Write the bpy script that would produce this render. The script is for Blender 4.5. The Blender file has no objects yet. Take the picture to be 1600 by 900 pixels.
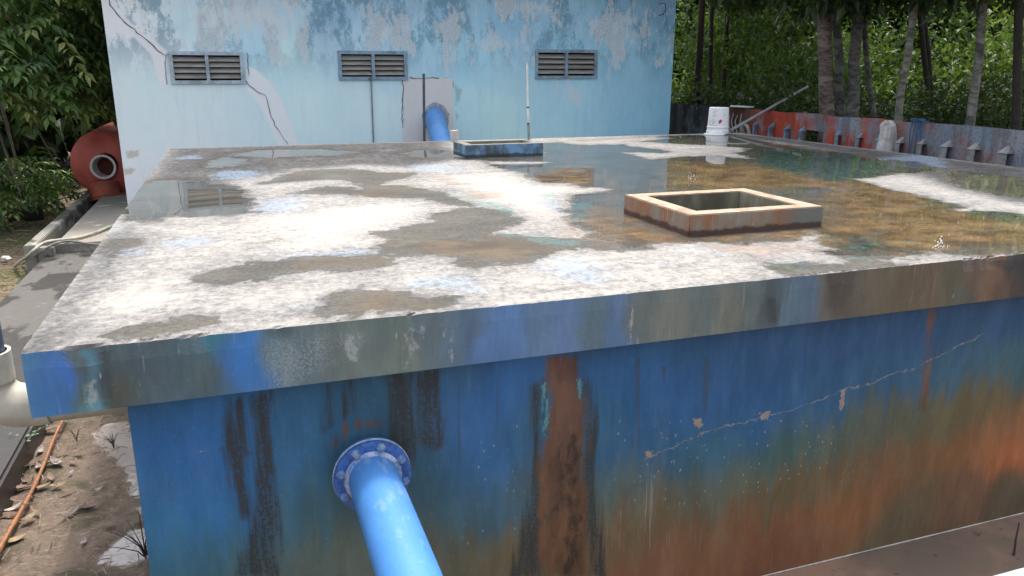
import bpy, bmesh, math, random
import numpy as np
from mathutils import Vector, Matrix
R_ = math.radians
rng = np.random.default_rng(7); random.seed(7)
sc = bpy.context.scene
col = sc.collection

# ------------------------------------------------------------------ camera
FPX, PITCH, ROLL, YAW = 1226.885, R_(15.5322), R_(0.1027), R_(19.3289)
Fw = np.array([math.sin(YAW)*math.cos(PITCH), math.cos(YAW)*math.cos(PITCH), -math.sin(PITCH)])
Rt0 = np.array([math.cos(YAW), -math.sin(YAW), 0.0]); Up0 = np.cross(Rt0, Fw)
Rt = Rt0*math.cos(ROLL)+Up0*math.sin(ROLL); Up = -Rt0*math.sin(ROLL)+Up0*math.cos(ROLL)
CAM = np.array([0.0, 0.0, 1.0])
cd = bpy.data.cameras.new('camera'); cam = bpy.data.objects.new('camera', cd); col.objects.link(cam)
M = Matrix.Identity(4)
for i in range(3):
    M[i][0], M[i][1], M[i][2], M[i][3] = Rt[i], Up[i], -Fw[i], CAM[i]
cam.matrix_world = M
cd.sensor_width = 36; cd.lens = FPX/1600*36; cd.clip_start = 0.05; cd.clip_end = 400
sc.camera = cam

# ------------------------------------------------------------------ light
SUN_AZ, SUN_EL = R_(24), R_(67)
w = bpy.data.worlds.new('World'); sc.world = w; w.use_nodes = True
wn = w.node_tree; bg = wn.nodes['Background']
sky = wn.nodes.new('ShaderNodeTexSky'); sky.sky_type = 'NISHITA'; sky.sun_disc = False
sky.sun_elevation = SUN_EL; sky.sun_rotation = SUN_AZ
sky.air_density = 1.0; sky.dust_density = 5.0; sky.ozone_density = 1.0
hsv = wn.nodes.new('ShaderNodeHueSaturation'); hsv.inputs['Saturation'].default_value = 0.5   # thin white cloud
wn.links.new(sky.outputs[0], hsv.inputs['Color']); wn.links.new(hsv.outputs[0], bg.inputs[0]); bg.inputs[1].default_value = 0.15
sd = bpy.data.lights.new('sun', 'SUN'); sd.energy = 1.15; sd.angle = R_(7); sd.color = (1, 0.95, 0.87)   # hazy sun behind thin cloud
sun = bpy.data.objects.new('sun', sd); col.objects.link(sun)
sdir = Vector((math.sin(SUN_AZ)*math.cos(SUN_EL), math.cos(SUN_AZ)*math.cos(SUN_EL), math.sin(SUN_EL)))
sun.rotation_euler = sdir.to_track_quat('Z', 'Y').to_euler()
sc.view_settings.view_transform = 'Standard'; sc.view_settings.look = 'None'
sc.view_settings.gamma = 1; sc.view_settings.use_curve_mapping = False
sc.view_settings.exposure = 1.55

# ------------------------------------------------------------------ helpers
def ray(u, v): return Fw+Rt*(u-800)/FPX-Up*(v-450)/FPX
def uz(u, v, z=0.0): d = ray(u, v); return CAM+d*(z-1)/d[2]
def uy(u, v, y): d = ray(u, v); return CAM+d*y/d[1]
def ux(u, v, x): d = ray(u, v); return CAM+d*x/d[0]
def ur(u, v, r): d = ray(u, v); return CAM+d*r/math.hypot(d[0], d[1])
def lin(c):
    c = np.array(c, float)/255
    return np.where(c <= .04045, c/12.92, ((c+.055)/1.055)**2.4)
def hexlin(*c): return tuple(lin(c))

def tag(o, label=None, cat=None, group=None, kind=None):
    if label: o['label'] = label
    if cat: o['category'] = cat
    if group: o['group'] = group
    if kind: o['kind'] = kind
    return o
def empty(name, loc, label, cat, group=None):
    o = bpy.data.objects.new(name, None); o.location = loc; o.empty_display_size = .1
    col.objects.link(o); return tag(o, label, cat, group)

class MB:
    """collects shapes, then links them as ONE mesh object"""
    def __init__(s): s.v = []; s.f = []; s.sm = []; s.mi = []
    def add(s, vs, fs, smooth=False, mi=0):
        b = len(s.v); s.v += [tuple(map(float, p)) for p in vs]
        s.f += [tuple(b+i for i in f) for f in fs]; s.sm += [smooth]*len(fs); s.mi += [mi]*len(fs); return s
    def box(s, a, b, mi=0):
        x0, y0, z0 = a; x1, y1, z1 = b
        return s.add([(x0,y0,z0),(x1,y0,z0),(x1,y1,z0),(x0,y1,z0),(x0,y0,z1),(x1,y0,z1),(x1,y1,z1),(x0,y1,z1)],
                     [(0,3,2,1),(4,5,6,7),(0,1,5,4),(1,2,6,5),(2,3,7,6),(3,0,4,7)], False, mi)
    def tube(s, pts, rad, n=16, cap=True, mi=0):
        pts = [np.array(p, float) for p in pts]
        rad = [rad]*len(pts) if np.isscalar(rad) else rad
        t0 = pts[1]-pts[0]; ref = np.array([0,0,1.]) if abs(t0[2])/np.linalg.norm(t0) < .9 else np.array([1.,0,0])
        vs = []; a = np.cross(t0, ref); a /= np.linalg.norm(a)
        for i, p in enumerate(pts):
            t = pts[min(i+1, len(pts)-1)]-pts[max(i-1, 0)]; t = t/np.linalg.norm(t)
            a = a-t*(a@t); a /= np.linalg.norm(a); b = np.cross(t, a)
            for k in range(n):
                q = 2*math.pi*k/n; vs.append(p+rad[i]*(a*math.cos(q)+b*math.sin(q)))
        fs = [(i*n+k, i*n+(k+1)%n, (i+1)*n+(k+1)%n, (i+1)*n+k) for i in range(len(pts)-1) for k in range(n)]
        s.add(vs, fs, True, mi)
        if cap:
            m = len(s.v)-len(vs); L = len(pts)-1
            s.f += [tuple(m+k for k in range(n))[::-1], tuple(m+L*n+k for k in range(n))]; s.sm += [False]*2; s.mi += [mi]*2
        return s
    def lathe(s, org, axis, prof, n=40, mi=0):
        """prof: list of (radius, distance along axis)"""
        org = np.array(org, float); ax = np.array(axis, float); ax /= np.linalg.norm(ax)
        ref = np.array([0,0,1.]) if abs(ax[2]) < .9 else np.array([1.,0,0])
        a = np.cross(ax, ref); a /= np.linalg.norm(a); b = np.cross(ax, a)
        vs = [org+ax*h+r*(a*math.cos(2*math.pi*k/n)+b*math.sin(2*math.pi*k/n)) for r, h in prof for k in range(n)]
        fs = [(i*n+k, i*n+(k+1)%n, (i+1)*n+(k+1)%n, (i+1)*n+k) for i in range(len(prof)-1) for k in range(n)]
        return s.add(vs, fs, True, mi)
    def build(s, name, mats, parent=None):
        me = bpy.data.meshes.new(name); me.from_pydata(s.v, [], s.f)
        me.polygons.foreach_set('use_smooth', s.sm); me.polygons.foreach_set('material_index', s.mi)
        for m in (mats if isinstance(mats, (list, tuple)) else [mats]): me.materials.append(m)
        me.update(); o = bpy.data.objects.new(name, me); col.objects.link(o)
        if any(s.sm): me.set_sharp_from_angle(angle=R_(40))
        if parent is not None:
            o.parent = parent; o.matrix_parent_inverse = Matrix.Translation(parent.location).inverted() if parent.type == 'EMPTY' else Matrix.Identity(4)
        return o
def bevel(o, wd, seg=2):
    bm = bmesh.new(); bm.from_mesh(o.data)
    bmesh.ops.remove_doubles(bm, verts=bm.verts, dist=1e-5)
    bmesh.ops.bevel(bm, geom=[e for e in bm.edges if e.calc_face_angle(0) > .5], offset=wd, segments=seg, affect='EDGES', clamp_overlap=True)
    bm.to_mesh(o.data); bm.free(); return o

def setattr4(me, name, arr):
    a = me.attributes.new(name, 'FLOAT_COLOR', 'POINT'); a.data.foreach_set('color', np.ascontiguousarray(arr, dtype=np.float32).ravel())
def sdf(P, poly):
    """signed distance, positive inside; P (n,2)"""
    poly = np.array(poly, float); d = np.full(len(P), 1e9); ins = np.zeros(len(P), bool)
    for a, b in zip(poly, np.roll(poly, -1, 0)):
        e = b-a; q = P-a; t = np.clip((q@e)/max(e@e, 1e-12), 0, 1)
        d = np.minimum(d, np.hypot(*(q-t[:, None]*e).T))
        c = ((a[1] > P[:, 1]) != (b[1] > P[:, 1]))
        with np.errstate(divide='ignore', invalid='ignore'):
            ins ^= c & (P[:, 0] < (b[0]-a[0])*(P[:, 1]-a[1])/(b[1]-a[1])+a[0])
    return np.where(ins, d, -d)
def idw(P, pts, vals, pw=3.0, sx=1.0, sy=1.0, soft=.02):
    S = np.array([sx, sy]); num = np.zeros((len(P), len(vals[0]))); den = np.zeros(len(P))
    for p, v in zip(pts, vals):
        wgt = 1/(np.hypot(*((P-np.array(p))*S).T)+soft)**pw
        num += wgt[:, None]*np.array(v); den += wgt
    return num/den[:, None]
def gauss(P, pts, vals, sx, sy):
    num = np.zeros((len(P), 3)); den = np.zeros(len(P))
    for p, v in zip(pts, vals):
        q = (P-np.array(p))/np.array([sx, sy]); d2 = (q*q).sum(1); wgt = np.exp(-.5*d2)+2e-3/(1+d2)**2
        num += wgt[:, None]*np.array(v); den += wgt
    return num/den[:, None]
def vnoise(P, scale, seed=0):
    r = np.random.default_rng(seed).random((64, 64)); Q = P*scale; i = np.floor(Q).astype(int); f = Q-i; f = f*f*(3-2*f)
    g = lambda a, b: r[(i[:, 0]+a) % 64, (i[:, 1]+b) % 64]
    return (g(0,0)*(1-f[:,0])+g(1,0)*f[:,0])*(1-f[:,1])+(g(0,1)*(1-f[:,0])+g(1,1)*f[:,0])*f[:,1]

# ------------------------------------------------------------------ node helpers
class NT:
    def __init__(s, name):
        s.m = bpy.data.materials.new(name); s.m.use_nodes = True; s.t = s.m.node_tree
        s.b = s.t.nodes['Principled BSDF']; s.out = s.t.nodes['Material Output']
        s.pos = s.n('ShaderNodeNewGeometry').outputs['Position']
    def n(s, ty, **kw):
        nd = s.t.nodes.new(ty)
        for k, v in kw.items(): setattr(nd, k, v)
        return nd
    def put(s, sock, v):
        if isinstance(v, bpy.types.NodeSocket): s.t.links.new(v, sock)
        elif isinstance(v, (tuple, list, np.ndarray)) and len(v) == 3 and sock.type == 'RGBA': sock.default_value = (*map(float, v), 1)
        else: sock.default_value = v
    def math(s, op, a, b=0.0, c=0.0, clamp=False):
        nd = s.n('ShaderNodeMath', operation=op, use_clamp=clamp)
        for i, v in enumerate((a, b, c)): s.put(nd.inputs[i], v)
        return nd.outputs[0]
    def noise(s, scale, detail=5, rough=.6, stretch=(1,1,1), off=(0,0,0), dist=0.0):
        mp = s.n('ShaderNodeMapping'); s.put(mp.inputs[0], s.pos); mp.inputs[3].default_value = stretch; mp.inputs[1].default_value = off
        nd = s.n('ShaderNodeTexNoise'); s.put(nd.inputs['Vector'], mp.outputs[0])
        nd.inputs['Scale'].default_value = scale; nd.inputs['Detail'].default_value = detail; nd.inputs['Roughness'].default_value = rough; nd.inputs['Distortion'].default_value = dist
        return nd.outputs['Fac']
    def voro(s, scale, stretch=(1,1,1), feature='F1', rand=1.0):
        mp = s.n('ShaderNodeMapping'); s.put(mp.inputs[0], s.pos); mp.inputs[3].default_value = stretch
        nd = s.n('ShaderNodeTexVoronoi', feature=feature); s.put(nd.inputs['Vector'], mp.outputs[0]); nd.inputs['Scale'].default_value = scale
        nd.inputs['Randomness'].default_value = rand
        return nd.outputs[0]
    def ss(s, v, lo, hi):
        nd = s.n('ShaderNodeMapRange', interpolation_type='SMOOTHSTEP'); s.put(nd.inputs[0], v)
        s.put(nd.inputs[1], lo); s.put(nd.inputs[2], hi); return nd.outputs[0]
    def mix(s, f, a, b, mode='MIX'):
        nd = s.n('ShaderNodeMix', data_type='RGBA', blend_type=mode); s.put(nd.inputs[0], f); s.put(nd.inputs[6], a); s.put(nd.inputs[7], b); return nd.outputs[2]
    def mixf(s, f, a, b):
        nd = s.n('ShaderNodeMix', data_type='FLOAT'); s.put(nd.inputs[0], f); s.put(nd.inputs[2], a); s.put(nd.inputs[3], b); return nd.outputs[0]
    def attr(s, name): return s.n('ShaderNodeAttribute', attribute_name=name)
    def ch(s, name):
        a = s.attr(name); sp = s.n('ShaderNodeSeparateColor'); s.t.links.new(a.outputs['Color'], sp.inputs[0])
        return sp.outputs[0], sp.outputs[1], sp.outputs[2], a.outputs['Alpha']
    def bump(s, h, strength=.3, dist=.01):
        nd = s.n('ShaderNodeBump'); s.put(nd.inputs['Height'], h); s.put(nd.inputs['Strength'], strength); nd.inputs['Distance'].default_value = dist
        s.t.links.new(nd.outputs[0], s.b.inputs['Normal'])
    def fin(s, color=None, rough=None, spec=None):
        if color is not None: s.put(s.b.inputs['Base Color'], color)
        if rough is not None: s.put(s.b.inputs['Roughness'], rough)
        if spec is not None: s.put(s.b.inputs['Specular IOR Level'], spec)
        return s.m
def around(nt, v, amt):           # (noise-.5)*amt
    return nt.math('MULTIPLY', nt.math('SUBTRACT', v, .5), amt)

def plain(name, c, var=.25, rough=.6, scale=12, c2=None, bump=.15, spec=.3, stretch=(1,1,1)):
    """weathered single-colour material: tone variation, dirt blotches, fine bump"""
    t = NT(name); a = t.ss(t.noise(scale, 7, .68, stretch), .32, .68); b = t.noise(scale*.22, 4, .6, stretch, (3,1,7))
    c = np.array(c); base = t.mix(a, tuple(c*(1-var)), tuple(np.minimum(c*(1+var), .95)))
    dirt = tuple(c2) if c2 is not None else tuple(c*.45+np.array([.03,.022,.015]))
    base = t.mix(t.math('MULTIPLY', t.ss(b, .5, .64), .7), base, dirt)
    t.bump(t.noise(scale*6, 4), bump, .004)
    return t.fin(base, t.mixf(a, max(rough-.12, .05), min(rough+.12, 1)), spec)

# ------------------------------------------------------------------ dimensions
XL, XR, YF, YB, TH = -0.8013, 7.9333, 3.1392, 11.2667, 0.259
WX0, WX1, WY0, WY1, ZP = -0.495, 7.63, 3.26, 10.96, -1.85
BY, BX0, BX1, BZ1 = 13.8, -1.68, 8.11, 2.52
GZ = -1.52
SX = 9.22

# ================================================================== SETTING
def ground_mat():
    t = NT('soil'); a = t.noise(1.3, 6, .65); b = t.noise(22, 5, .7); c = t.noise(.7, 4, .55, (1,1,1), (4,2,0)); v = t.voro(26)
    base = t.mix(t.ss(b, .35, .65), (.05,.038,.026), (.22,.17,.115))
    base = t.mix(t.ss(a, .45, .62), base, t.mix(t.ss(b, .35, .65), (.035,.042,.015), (.14,.13,.06)))
    base = t.mix(t.math('MULTIPLY', t.ss(v, .22, .1), t.ss(c, .42, .55)), base, (.24,.20,.14))
    t.bump(t.math('ADD', b, t.math('MULTIPLY', a, 2.0)), .7, .03)
    return t.fin(base, .9, .2)
def mud_mat():
    t = NT('mud'); a = t.noise(2.2, 6, .62, (1,1,1), (7,3,0)); b = t.noise(30, 6, .7, (1,1,1)); s_ = t.noise(60, 4, .6, (.3,1,1)); m = t.ch('m1')
    base = t.mix(b, (.075,.055,.04), (.27,.205,.155)); base = t.mix(t.ss(s_, .58, .68), base, (.30,.24,.18))
    base = t.mix(t.ss(a, .52, .66), base, (.085,.075,.048))
    wet = t.ss(t.math('ADD', m[0], around(t, t.noise(9, 6, .7), .22)), -.01, .012)
    base = t.mix(wet, base, (.30,.265,.24))  # milky puddle water, lightened to stand in for the white sky's reflection
    t.bump(t.math('ADD', t.math('MULTIPLY', b, 1.2), a), t.mixf(wet, .8, 0.0), .02)
    return t.fin(base, t.mixf(wet, .85, .03), t.mixf(wet, .2, .5))
def water_mat():
    t = NT('muddy_water'); a = t.noise(1.2, 4, .6); b = t.noise(14, 4, .6)
    base = t.mix(t.ss(a, .35, .65), (.15,.115,.09), (.30,.19,.13)); base = t.mix(t.ss(b, .62, .74), base, (.07,.06,.05))
    t.bump(t.noise(3, 2), .04, .01)
    return t.fin(base, .12, .5)
def concrete_mat(name, c=(.30,.285,.26), wetcut=.52, damp=(.085,.08,.075)):
    t = NT(name); a = t.noise(1.1, 6, .62, (1,.6,1)); b = t.noise(18, 6, .7); k = t.noise(60, 3, .6); e = t.noise(3.1, 6, .7, (1,1,1), (9,2,4))
    c = np.array(c); base = t.mix(b, tuple(c*.72), tuple(c*1.3)); base = t.mix(t.ss(e, .55, .66), base, tuple(np.minimum(c*1.9, .7)))
    w_ = t.ss(t.math('ADD', a, around(t, b, .08)), wetcut, wetcut+.04)
    base = t.mix(t.math('MULTIPLY', w_, .85), base, damp); base = t.mix(t.ss(k, .64, .72), base, tuple(c*.35))
    t.bump(t.math('ADD', b, k), .35, .008)
    return t.fin(base, t.mixf(w_, .85, .45), .35)

M_soil = ground_mat(); M_mud = mud_mat(); M_water = water_mat(); M_path = concrete_mat('path_concrete', (.095,.088,.08), .47, (.026,.024,.022))
M_pave = concrete_mat('pavement_concrete', (.24,.22,.185), .62, (.09,.082,.068))
M_kerb = concrete_mat('kerb_concrete', (.23,.22,.185), .5, (.06,.062,.05))

g = MB()
def rect(x0, x1, y0, y1, z): g.add([(x0,y0,z),(x1,y0,z),(x1,y1,z),(x0,y1,z)], [(0,1,2,3)])
rect(-150, -.52, 3.6, 160, GZ); rect(-.52, 9.3, 3.6, 160, GZ); rect(9.3, 150, -60, 160, GZ); rect(-150, -3.4, -60, 3.6, GZ)
tag(g.build('ground', M_soil), kind='structure')
p = MB(); p.add([(-3.4,-3,ZP),(9.3,-3,ZP),(9.3,WY0+.4,ZP),(-3.4,WY0+.4,ZP)], [(0,1,2,3)])
p.add([(9.28,-3,ZP-.2),(9.28,3.7,ZP-.2),(9.28,3.7,GZ),(9.28,-3,GZ)], [(0,1,2,3)]); p.add([(-3.4,-3,ZP-.2),(-3.4,3.6,ZP-.2),(-3.4,3.6,GZ),(-3.4,-3,GZ)], [(3,2,1,0)])
tag(p.build('pit_water', M_water), kind='structure')

def grid_xy(x0, x1, y0, y1, st, z):
    xs = np.linspace(x0, x1, max(2, int(round((x1-x0)/st))+1)); ys = np.linspace(y0, y1, max(2, int(round((y1-y0)/st))+1))
    X, Y = np.meshgrid(xs, ys); nx, ny = len(xs), len(ys)
    i = np.arange(nx-1)[None]+np.arange(ny-1)[:, None]*nx
    F = np.stack([i, i+1, i+nx+1, i+nx], -1).reshape(-1, 4)
    return np.stack([X.ravel(), Y.ravel(), np.full(X.size, z)], 1), F, nx, ny
def mesh_np(name, V, F, mat, parent=None, smooth=True):
    me = bpy.data.meshes.new(name); V = np.asarray(V, np.float32); F = np.asarray(F, np.int32); k = F.shape[1]
    me.vertices.add(len(V)); me.vertices.foreach_set('co', V.ravel())
    me.loops.add(F.size); me.loops.foreach_set('vertex_index', F.ravel())
    me.polygons.add(len(F)); me.polygons.foreach_set('loop_start', np.arange(len(F), dtype=np.int32)*k)
    me.update(calc_edges=True); me.polygons.foreach_set('use_smooth', np.full(len(F), smooth))
    for m in (mat if isinstance(mat, list) else [mat]):
        if m is not None: me.materials.append(m)
    o = bpy.data.objects.new(name, me); col.objects.link(o)
    if parent is not None:
        o.parent = parent
        if parent.type == 'EMPTY': o.matrix_parent_inverse = Matrix.Translation(parent.location).inverted()
    return o

# mud strip between path and tank, with puddles
V, F, nx, ny = grid_xy(-1.44, -.46, 3.58, 11.1, .03, GZ+.05)
V[:, 2] += (vnoise(V[:, :2], 5, 3)-.5)*.05+(vnoise(V[:, :2], 14, 4)-.5)*.025
pud = [[uz(*q, GZ+.05)[:2] for q in pl] for pl in (
    [(150,668),(200,655),(215,700),(222,800),(205,770),(190,735),(172,705),(150,690)],
    [(150,880),(175,850),(200,830),(228,822),(236,872),(190,888)])]
s_ = np.max([sdf(V[:, :2], q) for q in pud], 0)
V[:, 2] = np.where(s_ > -.02, V[:, 2]*.15+(GZ+.045)*.85, V[:, 2])
o = mesh_np('mud', V, F, M_mud); setattr4(o.data, 'm1', np.stack([s_, s_*0, s_*0, s_*0+1], 1)); tag(o, kind='structure')

# concrete path on the left and the raised pavement behind it
pa = MB().box((-2.38,0.5,GZ-.2), (-1.42,11.15,-1.27)).build('path', M_path); bevel(pa, .02); tag(pa, kind='structure')
pv = MB().box((-2.26,11.15,GZ-.2), (-.9,24,-1.15)).build('pavement', M_pave); bevel(pv, .012); tag(pv, kind='structure')
dc = empty('drain_channel', (-2.45,11.2,GZ), 'grey concrete drain channel running along the pavement to the red vessel', 'drain')
o = MB().box((-2.58,11.0,GZ-.2), (-2.44,24,-1.12)).build('side_wall', M_kerb, dc); bevel(o, .012)
o = MB().box((-2.437,11.0,GZ-.2), (-2.26,11.14,-1.16)).build('end_wall', M_kerb, dc); bevel(o, .012)
MB().box((-2.437,11.143,GZ-.2), (-2.263,24,-1.33)).build('channel_bed', plain('channel_bed', (.05,.045,.04), rough=.8), dc)
rw = MB().box((-3.4,3.42,ZP-.2), (-.5,3.56,GZ+.07)).build('retaining_wall', plain('yellow_concrete', (.30,.23,.12), rough=.8, scale=9, c2=(.07,.05,.03), bump=.5)); bevel(rw, .015)
tag(rw, 'low ochre concrete kerb holding the mud at the corner of the tank', 'wall')

# ================================================================== CONCRETE TANK
tank = empty('concrete_tank', (3.5,7.1,ZP), 'large blue painted concrete water tank with stained flat roof slab', 'water tank')

WET = dict(
 big=[(846,224),(900,221),(1000,214),(1075,211),(1150,212),(1190,220),(1215,225),(1245,228),(1300,236),(1320,238),(1345,238),(1370,245),(1400,250),(1440,253),(1465,263),(1470,267),(1440,270),(1400,272),(1360,277),(1330,280),(1320,277),(1360,286),(1385,295),(1425,303),(1450,309),(1480,316),(1510,322),(1490,326),(1500,329),(1570,331),(1606,338),(1750,360),(1800,392),(1640,393),(1570,398),(1515,400),(1485,400),(1455,393),(1440,398),(1375,406),(1330,404),(1300,397),(1272,390),(1296,387),(1275,377),(1300,372),(1295,366),(1262,363),(1252,365),(1248,373),(1175,378),(1140,384),(1110,379),(1050,379),(1010,384),(995,390),(965,391),(930,390),(890,390),(870,393),(845,402),(825,410),(800,411),(770,412),(745,417),(725,416),(708,406),(715,402),(690,401),(640,399),(600,394),(590,386),(600,378),(625,374),(600,367),(588,363),(610,358),(650,351),(690,346),(668,340),(680,334),(710,327),(745,324),(700,318),(675,312),(650,309),(600,309),(540,303),(455,303),(500,293),(520,291),(545,293),(560,296),(575,292),(600,290),(625,290),(650,293),(690,300),(720,312),(745,322),(775,327),(800,335),(815,343),(800,350),(780,354),(770,362),(780,367),(830,368),(880,373),(905,373),(930,365),(915,360),(900,352),(900,345),(885,330),(895,322),(890,310),(900,305),(945,300),(950,293),(905,292),(890,286),(850,286),(835,280),(820,271),(790,265),(765,258),(760,251),(704,249),(702,244),(736,247),(850,243)],
 b=[(400,288),(440,275),(480,266),(530,264),(560,265),(600,270),(640,270),(650,273),(630,279),(600,285),(580,293),(560,288),(550,282),(520,279),(485,281),(440,285)],
 win=[(205,296),(240,283),(270,282),(330,284),(355,288),(380,293),(385,305),(400,310),(395,320),(380,326),(400,331),(370,336),(330,338),(270,338),(245,345),(215,347),(195,340),(182,335),(188,318)],
 c=[(365,240),(420,234),(500,233),(560,238),(520,243),(480,243),(420,247),(370,243)],
 d=[(320,257),(345,246),(380,248),(390,255),(350,262),(325,262)],
 pud=[(635,239),(650,235),(704,234),(706,246),(660,246),(640,243)],
 e=[(315,430),(340,420),(375,411),(420,410),(445,408),(460,401),(500,399),(560,400),(600,397),(607,405),(600,414),(545,425),(500,422),(455,426),(400,435),(370,440),(320,444),(305,440)],
 f=[(490,488),(500,478),(515,468),(540,458),(560,453),(590,452),(620,456),(650,463),(700,467),(715,474),(690,478),(640,482),(590,487),(550,492),(500,494)],
 g=[(167,522),(200,510),(230,504),(280,500),(310,498),(345,502),(355,504),(320,510),(290,518),(260,521),(220,525),(190,526)],
 h=[(165,385),(185,373),(210,371),(225,375),(200,384),(180,390)],
 i=[(1203,419),(1215,411),(1320,412),(1370,407),(1395,415),(1330,424),(1250,431)],
 j=[(1470,268),(1520,262),(1620,270),(1700,290),(1640,312),(1560,306),(1490,290)])
DRY = dict(
 w1=[(862,221),(905,227),(960,226),(975,225),(985,229),(1015,231),(1045,236),(1035,239),(965,238),(1005,245),(1015,249),(1060,245),(1110,243),(1180,249),(1150,240),(1170,232),(1120,227),(1075,226),(1000,221),(1050,216),(1020,213),(940,217)],
 w2=[(735,253),(800,252),(855,253),(850,256),(790,257)],
 w3=[(770,354),(800,350),(800,360),(775,366)])
BROWN = dict(
 a=[(900,335),(960,325),(1000,350),(1090,372),(1280,352),(1300,300),(1240,285),(1330,275),(1420,300),(1520,325),(1620,340),(1800,390),(1620,385),(1400,395),(1310,385),(1180,375),(1040,380),(950,385),(905,365)],
 b=[(600,378),(680,374),(780,370),(850,376),(860,390),(780,405),(690,398),(610,392)],
 c=[(840,262),(925,260),(930,285),(890,295),(835,280)], d=[(480,405),(590,402),(595,412),(480,416)],  # patch c paints the right vent's brown reflection into the water colour
 e=[(575,462),(640,462),(690,474),(570,482),(555,475)], f=[(545,298),(640,297),(620,306),(550,304)], g=[(1050,250),(1250,258),(1300,290),(1100,300),(1040,290)])
WEATHER = dict(
 back=[(180,330),(263,232),(700,220),(705,250),(640,262),(560,258),(470,264),(380,280),(330,286),(215,292)],
 left=[(30,552),(120,440),(160,390),(200,350),(225,350),(200,400),(160,440),(110,490),(75,545)],
 right=[(1130,209),(1200,213),(1600,262),(1760,300),(1600,320),(1480,290),(1300,235)])
ALGAE = dict(a=[(1175,236),(1250,234),(1330,240),(1370,250),(1400,262),(1380,280),(1300,285),(1230,270),(1170,258)],
 c=[(1440,310),(1600,335),(1700,356),(1620,352),(1500,335)], d=[(1300,367),(1345,365),(1400,385),(1350,398),(1310,385)], e=[(1205,418),(1220,411),(1310,412),(1260,428)])
TEAL = dict(a=[(690,298),(720,304),(760,314),(800,330),(815,343),(790,332),(745,320),(700,306)], b=[(830,305),(870,302),(880,308),(840,311)], c=[(780,366),(850,366),(910,380),(900,388),(830,378)],
 d=[(885,318),(930,316),(930,328),(895,328)], e=[(900,330),(925,330),(910,345),(895,345)])
BLUE = dict(a=[(325,275),(350,266),(395,266),(420,270),(380,280),(340,282)], b=[(265,246),(310,242),(320,248),(270,250)], c=[(630,258),(690,256),(750,262),(660,268)], d=[(190,392),(230,390),(245,397),(200,400)],
 e=[(620,440),(700,430),(780,440),(740,455),(640,452)], f=[(840,400),(900,400),(960,430),(940,442),(870,440)], g=[(400,315),(470,305),(480,330),(400,335)], h=[(250,375),(330,368),(340,380),(260,388)], i=[(840,312),(880,315),(880,330),(850,325)],
 j=[(1360,246),(1470,240),(1480,262),(1390,262)], k=[(420,395),(520,390),(600,392),(560,399),(440,405)], l=[(1250,300),(1330,288),(1340,296),(1270,306)])
PINK = dict(a=[(705,305),(780,296),(790,308),(720,318)], b=[(670,276),(710,276),(730,290),(700,288)], c=[(1090,376),(1180,384),(1280,378),(1290,390),(1200,400),(1100,388)], d=[(880,335),(930,360),(900,370),(880,362)])
BRIGHT = dict(a=[(150,470),(190,450),(260,440),(320,455),(300,475),(200,485)], b=[(705,275),(790,270),(840,288),(930,294),(880,305),(885,340),(830,345),(770,310)], c=[(800,405),(900,395),(1000,388),(1080,390),(960,410),(870,420)],
 d=[(400,340),(600,318),(700,322),(640,345),(590,360),(580,388),(460,385)], e=[(190,345),(260,352),(240,362),(180,375)], f=[(420,470),(520,440),(540,450),(480,475)])

V, F, nx, ny = grid_xy(XL, XR, YF, YB, .025, 0.0)
P = V[:, :2].copy()
def field(dic, z=0.0): return np.max([sdf(P, [uz(*q, z)[:2] for q in pl]) for pl in dic.values()], 0)
wet = np.minimum(field(WET), -field(DRY))
MATTE = dict(a=[(440,270),(660,262),(700,290),(760,315),(830,335),(845,350),(790,362),(900,372),(960,378),(960,395),(840,410),(740,425),(570,405),(570,350),(640,335),(600,312),(430,312)], b=[(290,395),(620,392),(620,445),(290,450)], c=[(480,450),(730,450),(730,500),(480,500)], d=[(150,495),(370,495),(370,530),(150,530)], e=[(150,365),(235,365),(235,395),(150,395)], f=[(1190,400),(1420,404),(1420,435),(1190,436)])
gloss = -field(MATTE)
m1 = np.stack([wet, field(BROWN), field(WEATHER), field(ALGAE)], 1)
m2 = np.stack([field(TEAL), field(BLUE), field(PINK), field(BRIGHT)], 1)
HATCH = [dict(x0=2.63,x1=3.645,y0=4.17,y1=5.055,z=.135,wd=.125), dict(x0=2.56,x1=3.53,y0=8.93,y1=9.50,z=.15,wd=.11)]
FC = V[F].mean(1); keep = np.ones(len(F), bool)
for h in HATCH: keep &= ~((FC[:,0] > h['x0']+.05)&(FC[:,0] < h['x1']-.05)&(FC[:,1] > h['y0']+.05)&(FC[:,1] < h['y1']-.05))
# front arris: small chips
ed = vnoise(np.stack([V[:nx,0], V[:nx,0]*0], 1), 9, 11)+.6*vnoise(np.stack([V[:nx,0], V[:nx,0]*0], 1), 31, 12)
chip = np.clip(ed-1.05, 0, 1)*.06+(np.random.default_rng(5).random(nx))*.003
for px, a in ((120,.012),(130,.010),(112,.008),(370,.01),(1180,.006),(640,.006)):
    chip += a*np.exp(-((V[:nx,0]-uz(px, 545-.0957*(px-33))[0])/.035)**2)
chip += (vnoise(np.stack([V[:nx,0], V[:nx,0]*0], 1), 2.2, 61)-.5)*.008+.004; V[:nx, 1] += chip*.8; V[:nx, 2] -= chip*.6
V[:, 2] += (vnoise(P, 1.7, 21)-.5)*.004*(np.arange(len(V)) >= nx)
F = F[keep]
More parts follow.
